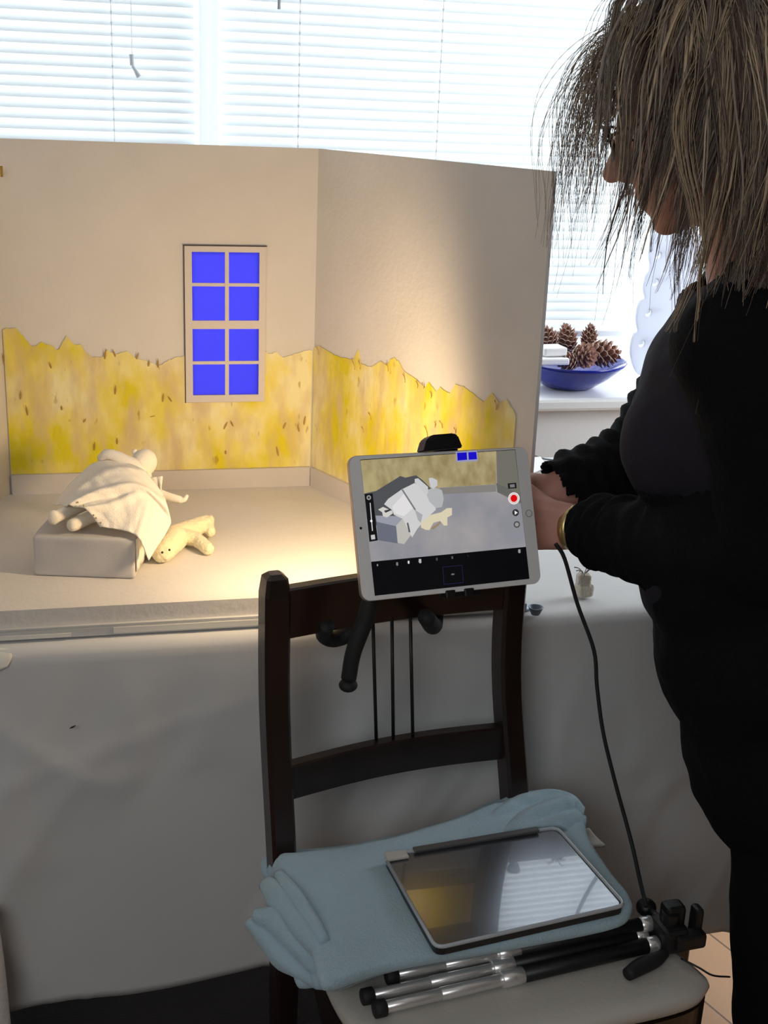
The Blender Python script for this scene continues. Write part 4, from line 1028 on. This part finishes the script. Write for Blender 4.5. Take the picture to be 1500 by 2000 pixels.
#PERSON#
# ------------------------------------------------------------------ person
PF = Vector((-.87, .49, 0)).normalized(); PL = Vector((-PF.y, PF.x, 0)); UP = Vector((0, 0, 1))   # facing; the person's left points to the viewer
person = props(empty('person', (.95, 1.22, 0)), 'person in black cardigan and glasses leaning over, reaching behind the tablet', 'person')
hipc, wai, che, nkb = Vector((.855, 1.20, .80)), Vector((.815, 1.215, .95)), Vector((.765, 1.25, 1.12)), Vector((.735, 1.275, 1.245))
shN = nkb + PL * .165 + Vector((-.005, 0, -.045)); shF = nkb - PL * .155 + Vector((.005, 0, -.045))
elN = Vector((.715, 1.100, .985)); wrN = aty(1122, 1030, 1.385); elF = aty(1262, 892, 1.47); wrF = aty(1070, 968, 1.46)
HC = Vector((.650, 1.272, 1.428)); nod = rad(22)
HFw = (PF * math.cos(nod) - UP * math.sin(nod)).normalized(); HL = PL; HU = HFw.cross(HL) * 1.0
if HU.z < 0: HU = -HU
HR = Matrix((HFw, HL, HU)).transposed()
def hp(f, l, u): return HC + HFw * f + HL * l + HU * u
def hand(bm, wr, palm_dir, across, curl_n, mirror=1):
    """palm plus five separate curled fingers; curl_n: direction the fingers bend towards"""
    d = palm_dir.normalized(); a = across.normalized(); n = curl_n.normalized()
    kn = wr + d * .078
    for k, (o, r) in enumerate(((-.028, .0125), (-.010, .0135), (.010, .0135), (.027, .012))):
        cap(bm, wr + a * o * .55 + d * .008, kn + a * o, .016, r)
    cap(bm, wr + a * -.012 + d * .02, wr + a * -.030 + d * .045 + n * .012, .015, .012)
    for k, (o, ln, r) in enumerate(((-.030, .068, .0085), (-.010, .078, .0088), (.010, .073, .0085), (.029, .058, .0076))):
        p0 = kn + a * o; p1 = p0 + (d * .75 + n * .65).normalized() * ln * .45; p2 = p1 + (d * .15 + n).normalized() * ln * .33; p3 = p2 + (n * .85 - d * .5).normalized() * ln * .25
        chain(bm, [p0, p1, p2, p3], [r * 1.15, r, r * .93, r * .82])
    t0 = wr + a * -.030 + d * .045 + n * .012; t1 = t0 + (a * -.6 + d * .8 + n * .3).normalized() * .032; t2 = t1 + (d + n * .4).normalized() * .026
    chain(bm, [t0, t1, t2], [.0125, .0100, .0085])
def body(bm):
    # skull, jaw and face
    ell(bm, hp(-.012, 0, .028), (.092, .073, .085), HR); ell(bm, hp(.018, 0, -.030), (.066, .060, .082), HR)
    ell(bm, hp(.045, 0, -.085), (.040, .036, .032), HR); ell(bm, hp(.066, 0, -.104), (.018, .020, .014), HR)
    for s in (-1, 1):
        ell(bm, hp(.048, s * .038, -.035), (.028, .026, .032), HR); ell(bm, hp(.068, s * .028, .022), (.016, .026, .009), HR)
        chain(bm, [hp(-.012, s * .068, .005), hp(-.016, s * .071, -.028)], [.011, .008]); ell(bm, hp(.094, s * .012, -.043), (.010, .008, .008), HR)
    chain(bm, [hp(.076, 0, .020), hp(.095, 0, -.014), hp(.110, 0, -.034)], [.010, .0095, .0115])
    ell(bm, hp(.080, 0, -.064), (.014, .022, .008), HR); ell(bm, hp(.077, 0, -.079), (.014, .020, .008), HR)
    ell(bm, hp(.062, 0, -.040), (.030, .032, .034), HR); ell(bm, hp(.070, 0, -.012), (.020, .022, .024), HR)
    for s in (-1, 1): ell(bm, hp(.067, s * .030, .008), (.0125, .015, .008), HR)
    # neck and trunk
    chain(bm, [hp(-.030, 0, -.055), nkb + PF * -.01 + UP * .01], [.055, .060])
    ell(bm, che, (.115, .150, .16), Matrix((PF, PL, UP)).transposed()); ell(bm, wai, (.105, .135, .14), Matrix((PF, PL, UP)).transposed()); ell(bm, hipc, (.120, .160, .14), Matrix((PF, PL, UP)).transposed())
    cap(bm, shN, shF, .055, .055)
    for sh, el, wr in ((shN, elN, wrN), (shF, elF, wrF)): chain(bm, [sh, el, wr], [.050, .036, .0265])
    hand(bm, wrN, Vector((-.80, .30, .02)), Vector((-.05, -.02, -1)), Vector((-.25, .95, 0)))
    hand(bm, wrF, Vector((-.9, -.10, -.02)), Vector((0, 0, -1)), Vector((-.45, -.75, 0)))
    for s in (-1, 1):
        hj = hipc + PL * s * .08 - UP * .03; kn = Vector((.875, 1.20, .46)) + PL * s * .09; an = Vector((.940, 1.19, .085)) + PL * s * .09
        chain(bm, [hj, kn, an], [.082, .056, .038]); chain(bm, [an + Vector((0, 0, -.045)) - PF * .03, an + Vector((0, 0, -.055)) + PF * .12], [.034, .026])
bd = blob('body', body, M_skin, person, .0042, 5)
M_iris = mat('eye_white', (.7, .68, .65), .2)
for s in (-1, 1):
    bm = bmesh.new(); ell(bm, hp(.067, s * .030, -.001), .0105, sub=3); eo = from_bm('eye', bm, M_iris, person, smooth=True)
    bm = bmesh.new(); ell(bm, hp(.0745, s * .030, -.005), .0045, sub=2); from_bm('iris', bm, M_dark, eo, smooth=True)
bm = bmesh.new(); ell(bm, hp(.0825, 0, -.0715), (.0075, .019, .0035), HR); from_bm('lips', bm, mat('lip', (.42, .14, .13), .5), person, smooth=True)
# glasses
bm = bmesh.new()
for s in (-1, 1):
    ring = [hp(.103, s * .033, -.002) + HL * (.024 * math.cos(t)) + HU * (.018 * math.sin(t)) - HFw * .010 * abs(math.cos(t)) * (1 if s * math.cos(t) > 0 else .2) for t in [rad(360 * k / 24) for k in range(25)]]
    tube(bm, ring, .0015, 8, smooth_path=False)
    tube(bm, [hp(.094, s * .057, .004), hp(.05, s * .075, .006), hp(-.012, s * .080, .008), hp(-.035, s * .078, -.012)], .0018, 8)
tube(bm, [hp(.102, -.010, 0), hp(.109, 0, .004), hp(.102, .010, 0)], .0015, 8)
gl = from_bm('glasses', bm, M_black, person, smooth=True)
# shirt
BR_ = Matrix((PF, PL, UP)).transposed()
def noisy(amp, sc, lo=None):
    def f(b2):
        for v in b2.verts:
            p = v.co; v.co += v.normal * amp * (nz(p, sc) + .5 * nz(p + Vector((3, 1, 2)), sc * 2.4))
    return f
def shirt(bm):
    ell(bm, che + PF * .020 - UP * .02, (.130, .155, .165), BR_); ell(bm, wai + PF * .078 - UP * .01, (.118, .150, .16), BR_); ell(bm, hipc + PF * .030, (.125, .165, .15), BR_)
    ell(bm, che + PF * .082 + PL * .05 - UP * .055, (.078, .078, .085), BR_); ell(bm, che + PF * .082 - PL * .05 - UP * .055, (.078, .078, .085), BR_)
    cap(bm, shN + PF * .004, shF + PF * .004, .058, .058)
    ell(bm, nkb + Vector((0, 0, -.03)), (.08, .09, .05), BR_)
def shirtfn(b2):
    noisy(.004, 14)(b2)
    dele = [v for v in b2.verts if (v.co - (nkb + PF * .055 + UP * .045)).length < .070 or v.co.z > nkb.z + .030]
    bmesh.ops.delete(b2, geom=dele, context='VERTS')
blob('shirt', shirt, M_shirt, person, .005, 5, shirtfn)
def trousers(bm):
    ell(bm, hipc + Vector((.01, 0, -.06)), (.136, .176, .14), BR_)
    for s in (-1, 1):
        hj = hipc + PL * s * .08 - UP * .05; kn = Vector((.870, 1.20, .46)) + PL * s * .09; an = Vector((.935, 1.19, .10)) + PL * s * .09
        chain(bm, [hj, kn, an], [.100, .080, .072]); chain(bm, [an, an + Vector((0, 0, -.03))], [.074, .078])
def trfn(b2):
    noisy(.007, 9)(b2); bmesh.ops.delete(b2, geom=[v for v in b2.verts if v.co.z < .045], context='VERTS')
blob('trousers', trousers, M_trouser, person, .006, 5, trfn)
for s in (-1, 1):
    an = Vector((.940, 1.19, .085)) + PL * s * .09
    blob('shoe', lambda b_: (chain(b_, [an + Vector((0, 0, -.042)) - PF * .035, an + Vector((0, 0, -.048)) + PF * .05, an + Vector((0, 0, -.050)) + PF * .135], [.042, .036, .033])), M_black, person, .004, 4,
         lambda b2: [setattr(v.co, 'z', max(v.co.z, .002)) for v in b2.verts])
# cardigan: open-fronted, long, with sleeves
def cardigan(bm):
    ell(bm, wai - PF * .005, (.130, .160, .18), BR_); ell(bm, hipc, (.142, .182, .19), BR_); ell(bm, wai.lerp(hipc, .5), (.135, .170, .16), BR_)
    ell(bm, che + UP * -.01, (.140, .172, .165), BR_); ell(bm, wai + PF * .055, (.140, .172, .18), BR_); ell(bm, hipc + PF * .060 + UP * .03, (.145, .190, .17), BR_)
    ell(bm, hipc + PF * .025 - UP * .10 + Vector((.01, 0, 0)), (.140, .195, .17), BR_)
    ell(bm, che + PF * .078 + PL * .06 - UP * .055, (.082, .080, .085), BR_); ell(bm, che + PF * .078 - PL * .06 - UP * .055, (.082, .080, .085), BR_)
    cap(bm, shN, shF, .066, .066); cap(bm, nkb + PL * .075 + UP * .0 - PF * .01, nkb - PL * .075 - PF * .01, .055, .055)
    w1 = wrN.lerp(elN, .16); w2 = wrF.lerp(elF, .12)
    chain(bm, [shN, shN.lerp(elN, .5) + Vector((.01, -.005, 0)), elN + Vector((0, 0, -.004)), elN.lerp(w1, .5) + Vector((0, -.006, -.016)), w1 + Vector((0, 0, -.004))], [.069, .066, .060, .056, .045])
    chain(bm, [shF, elF, w2], [.066, .060, .042])
def cardfn(b2):
    noisy(.0055, 13)(b2)
    # sleeve wrinkles
    for v in b2.verts:
        p = v.co; d = (p - wrF).length
        if d < .20 and p.y > 1.30 and p.x < .76: v.co += v.normal * .0030 * math.sin(d * 330)
        d = (p - wrN).length
        if d < .16 and p.x < .70: v.co += v.normal * .0018 * math.sin(d * 190 + p.z * 60)
    dele = []
    tw = (wrN - elN).normalized(); tf = (wrF - elF).normalized()
    for v in b2.verts:
        p = v.co; q_ = p - che; f = q_.dot(PF); l = q_.dot(PL)
        arm = (p - wrN.lerp(elN, .4)).length < .15 and p.x < .70
        lim = .15 if (l > 0 and p.z > .99 and p.z < 1.16) else .095
        if p.z > .93 and f > (.03 if p.z > 1.02 else .01) and abs(l) < lim * (1 if p.z < 1.17 else 1.0) and not ((p - elN).length < .085 or distseg(p, elN, wrN) < .078 or distseg(p, elF, wrF) < .085 or distseg(p, shF, elF) < .080): dele.append(v)
        elif p.z > nkb.z - .03 and (p - nkb).dot(PF) > .0 and abs(l) < .055: dele.append(v)
        elif (p - (nkb + UP * .055)).length < .062: dele.append(v)
        elif (p - wrN).dot(tw) > -.012 and (p - wrN).length < .09 and distseg(p, elN, wrN) < distseg(p, elF, wrF): dele.append(v)
        elif (p - wrF).dot(tf) > -.010 and (p - wrF).length < .09 and distseg(p, elN, wrN) > distseg(p, elF, wrF): dele.append(v)
    bmesh.ops.delete(b2, geom=list(set(dele)), context='VERTS')
def distseg(p, a, b):
    t = max(0, min(1, (p - a).dot(b - a) / (b - a).length_squared)); return (p - a.lerp(b, t)).length
cg = blob('cardigan', cardigan, M_knit, person, .0048, 4, cardfn)
sm_ = cg.modifiers.new('thickness', 'SOLIDIFY'); sm_.thickness = .0035; sm_.offset = -1
# watch on the near wrist
wt = (wrN - elN).normalized(); bm = bmesh.new(); lathe(bm, [(.0285, -.006), (.0305, -.006), (.0305, .006), (.0285, .006), (.0285, -.006)], wrN - wt * .006, 30, axis=wt)
from_bm('bracelet', bm, mat('gold_watch_band', (.62, .47, .22), .35, metal=.8), person, smooth=True)

# hair: locks over an under-layer, then thin loose strands
hm = [mat('hair_brown', (.12, .080, .058), .5, spec=.4), mat('hair_ash', (.24, .19, .15), .5, spec=.4), mat('hair_blond', (.50, .38, .25), .5, spec=.4), mat('hair_dark', (.055, .035, .026), .5)]
rnd = random.Random(11)
CE = hp(-.012, 0, .022); AX = (.106, .088, .104)
def inside(p):
    q_ = p - CE; a = q_.dot(HFw) / AX[0]; b = q_.dot(HL) / AX[1]; c = q_.dot(HU) / AX[2]; return math.sqrt(a * a + b * b + c * c), (a, b, c)
def strand(root_dir, length, out, wild, n=16, fr=None):
    a, b, c = root_dir; p = CE + HFw * a * AX[0] + HL * b * AX[1] + HU * c * AX[2]
    nrm = (HFw * a / AX[0] + HL * b / AX[1] + HU * c / AX[2]).normalized()
    side = 1 if b >= 0 else -1
    d = (nrm * out + HL * side * (.38 if fr is None else .1) + HFw * (fr if fr is not None else (-.10 if a > -.2 else -.30))).normalized(); pts = [p.copy()]; st = length / n
    ph = rnd.uniform(0, 6.28)
    for k in range(n):
        t = k / n
        d = (d * (.80 - .15 * t) + Vector((0, 0, -1)) * (.24 + .24 * t) + Vector((math.sin(ph + t * 7), math.cos(ph * 1.7 + t * 6), 0)) * wild * .5 + Vector((rnd.gauss(0, 1), rnd.gauss(0, 1), rnd.gauss(0, .5))) * wild * .25).normalized()
        if t > .55 and fr is None: d = (d + PF * .10 * rnd.random()).normalized()
        p = p + d * st
        r, abc = inside(p)
        if r < 1.02: p = CE + (p - CE) * (1.02 / r)
        # keep clear of the face and shoulders: side curtains only
        q_ = p - HC; f, l, u = q_.dot(HFw), q_.dot(HL), q_.dot(HU)
        if u < .02 and abs(l) < .070 and -.02 < f < .10: p += HL * side * (.070 - abs(l)) * .5
        q2 = p - (nkb + UP * -.04); rr = math.sqrt((q2.dot(PF) / .085) ** 2 + (q2.dot(PL) / .22) ** 2 + (q2.z / .09) ** 2)
        if rr < 1: p += Vector((q2.x, q2.y, abs(q2.z) * .6)).normalized() * (1 - rr) * .05
        pts.append(p.copy())
    return pts
def rootdir():
    while True:
        u_ = rnd.uniform(-.55, 1); t = rnd.uniform(0, 2 * math.pi); s_ = math.sqrt(max(0, 1 - u_ * u_)); a, b, c = s_ * math.cos(t), s_ * math.sin(t), u_
        if c < .35 and a > -.02: continue
        if a > .22: continue
        return a, b, c
# under-layer of broad locks (mesh)
bm = bmesh.new()
for i in range(1300):
    rd = rootdir(); front = i % 5 == 0
    while rd[1] > 0 and rd[0] > -.30 and rd[2] < .85 and rnd.random() < .62: rd = rootdir()
    ln = rnd.uniform(.16, .25) if rd[2] < .3 else rnd.uniform(.22, .32)
    if front:
        a = rnd.uniform(.05, .62); b = rnd.uniform(-.7, .7); rd = (a, b, math.sqrt(max(.05, 1 - a * a - min(b * b, .5)))); ln = rnd.uniform(.07, .135)
    pts = strand(rd, ln, rnd.uniform(.12, .30), rnd.uniform(.08, .18), 12, rnd.uniform(.35, .75) if front else None); n_ = len(pts)
    w0 = rnd.uniform(.0008, .0022); before = len(bm.faces)
    tube(bm, pts, [w0 * (1 - .85 * (k / (n_ - 1)) ** 2) for k in range(n_)], 6, smooth_path=False, flat=.45)
    bm.faces.ensure_lookup_table(); mi = rnd.choices([0, 1, 2, 3], [3.4, 3.6, 2.1, 2.0])[0]
    for f in bm.faces[before:]: f.material_index = mi
hair = from_bm('hair', bm, hm, person, smooth=True)
hair['kind'] = 'stuff'
def strands(name, count, gen, r=.00042):
    bm = bmesh.new()
    for i in range(count):
        pts = gen(); before = len(bm.faces); n_ = len(pts)
        tube(bm, pts, [r * (1 - .6 * k / (n_ - 1)) for k in range(n_)], 3, smooth_path=False, ends=False)
        bm.faces.ensure_lookup_table(); mi = rnd.choices([0, 1, 2, 3], [3, 4, 3.2, 1])[0]
        for f in bm.faces[before:]: f.material_index = mi
    o = from_bm(name, bm, hm, person); o['kind'] = 'stuff'; return o
def clumps(name, guides, kids, r):
    """clumped, wavy locks: each guide path carries a bunch of fine hairs that close up towards the tip"""
    bm = bmesh.new()
    for i in range(guides):
        rd = rootdir()
        while rd[1] < -.3 and rnd.random() < .5: rd = rootdir()
        while rd[1] > 0 and rd[0] > -.30 and rd[2] < .85 and rnd.random() < .35: rd = rootdir()
        g = strand(rd, rnd.uniform(.22, .33), rnd.uniform(.30, .55), rnd.uniform(.08, .18), 15); n_ = len(g)
        amp = rnd.uniform(.003, .010); ph = rnd.uniform(0, 6.28); fq = rnd.uniform(5, 9); base = rnd.choices([0, 1, 2, 3], [3.2, 3.4, 2.6, 1.6])[0]; wdt = rnd.uniform(.006, .013)
        for c in range(kids):
            o = Vector((rnd.gauss(0, 1), rnd.gauss(0, 1), rnd.gauss(0, .6))) * wdt * .6; cut = rnd.randint(max(4, n_ - 6), n_); pts = []
            for k in range(cut):
                t = k / (n_ - 1); w_ = amp * t * math.sin(ph + fq * t)
                pts.append(g[k] + o * (1 - .72 * t) + PF * w_ + PL * w_ * .5 + Vector((rnd.gauss(0, 1), rnd.gauss(0, 1), 0)) * .0005)
            before = len(bm.faces); m_ = len(pts)
            tube(bm, pts, [r * (1 - .65 * k / (m_ - 1)) for k in range(m_)], 3, smooth_path=False, ends=False)
            bm.faces.ensure_lookup_table(); mi = base if rnd.random() < .75 else rnd.choice([0, 1, 2])
            for f in bm.faces[before:]: f.material_index = mi
    o_ = from_bm(name, bm, hm, person, smooth=True); o_['kind'] = 'stuff'; return o_
clumps('hair_locks', 230, 34, .00058)
strands('loose_strands', 500, lambda: strand(rootdir(), rnd.uniform(.20, .34), rnd.uniform(.3, .7), rnd.uniform(.12, .32), 14))
def fringe():   # wispy front strands hanging before the face
    a = rnd.uniform(.45, .85); b = rnd.uniform(-.75, .75); c = math.sqrt(max(.05, 1 - a * a - min(b * b, .5)))
    return strand((a, b, c), rnd.uniform(.10, .25), rnd.uniform(.2, .6), rnd.uniform(.10, .22), 16, rnd.uniform(.1, .5))
strands('fringe', 260, fringe, .00040)
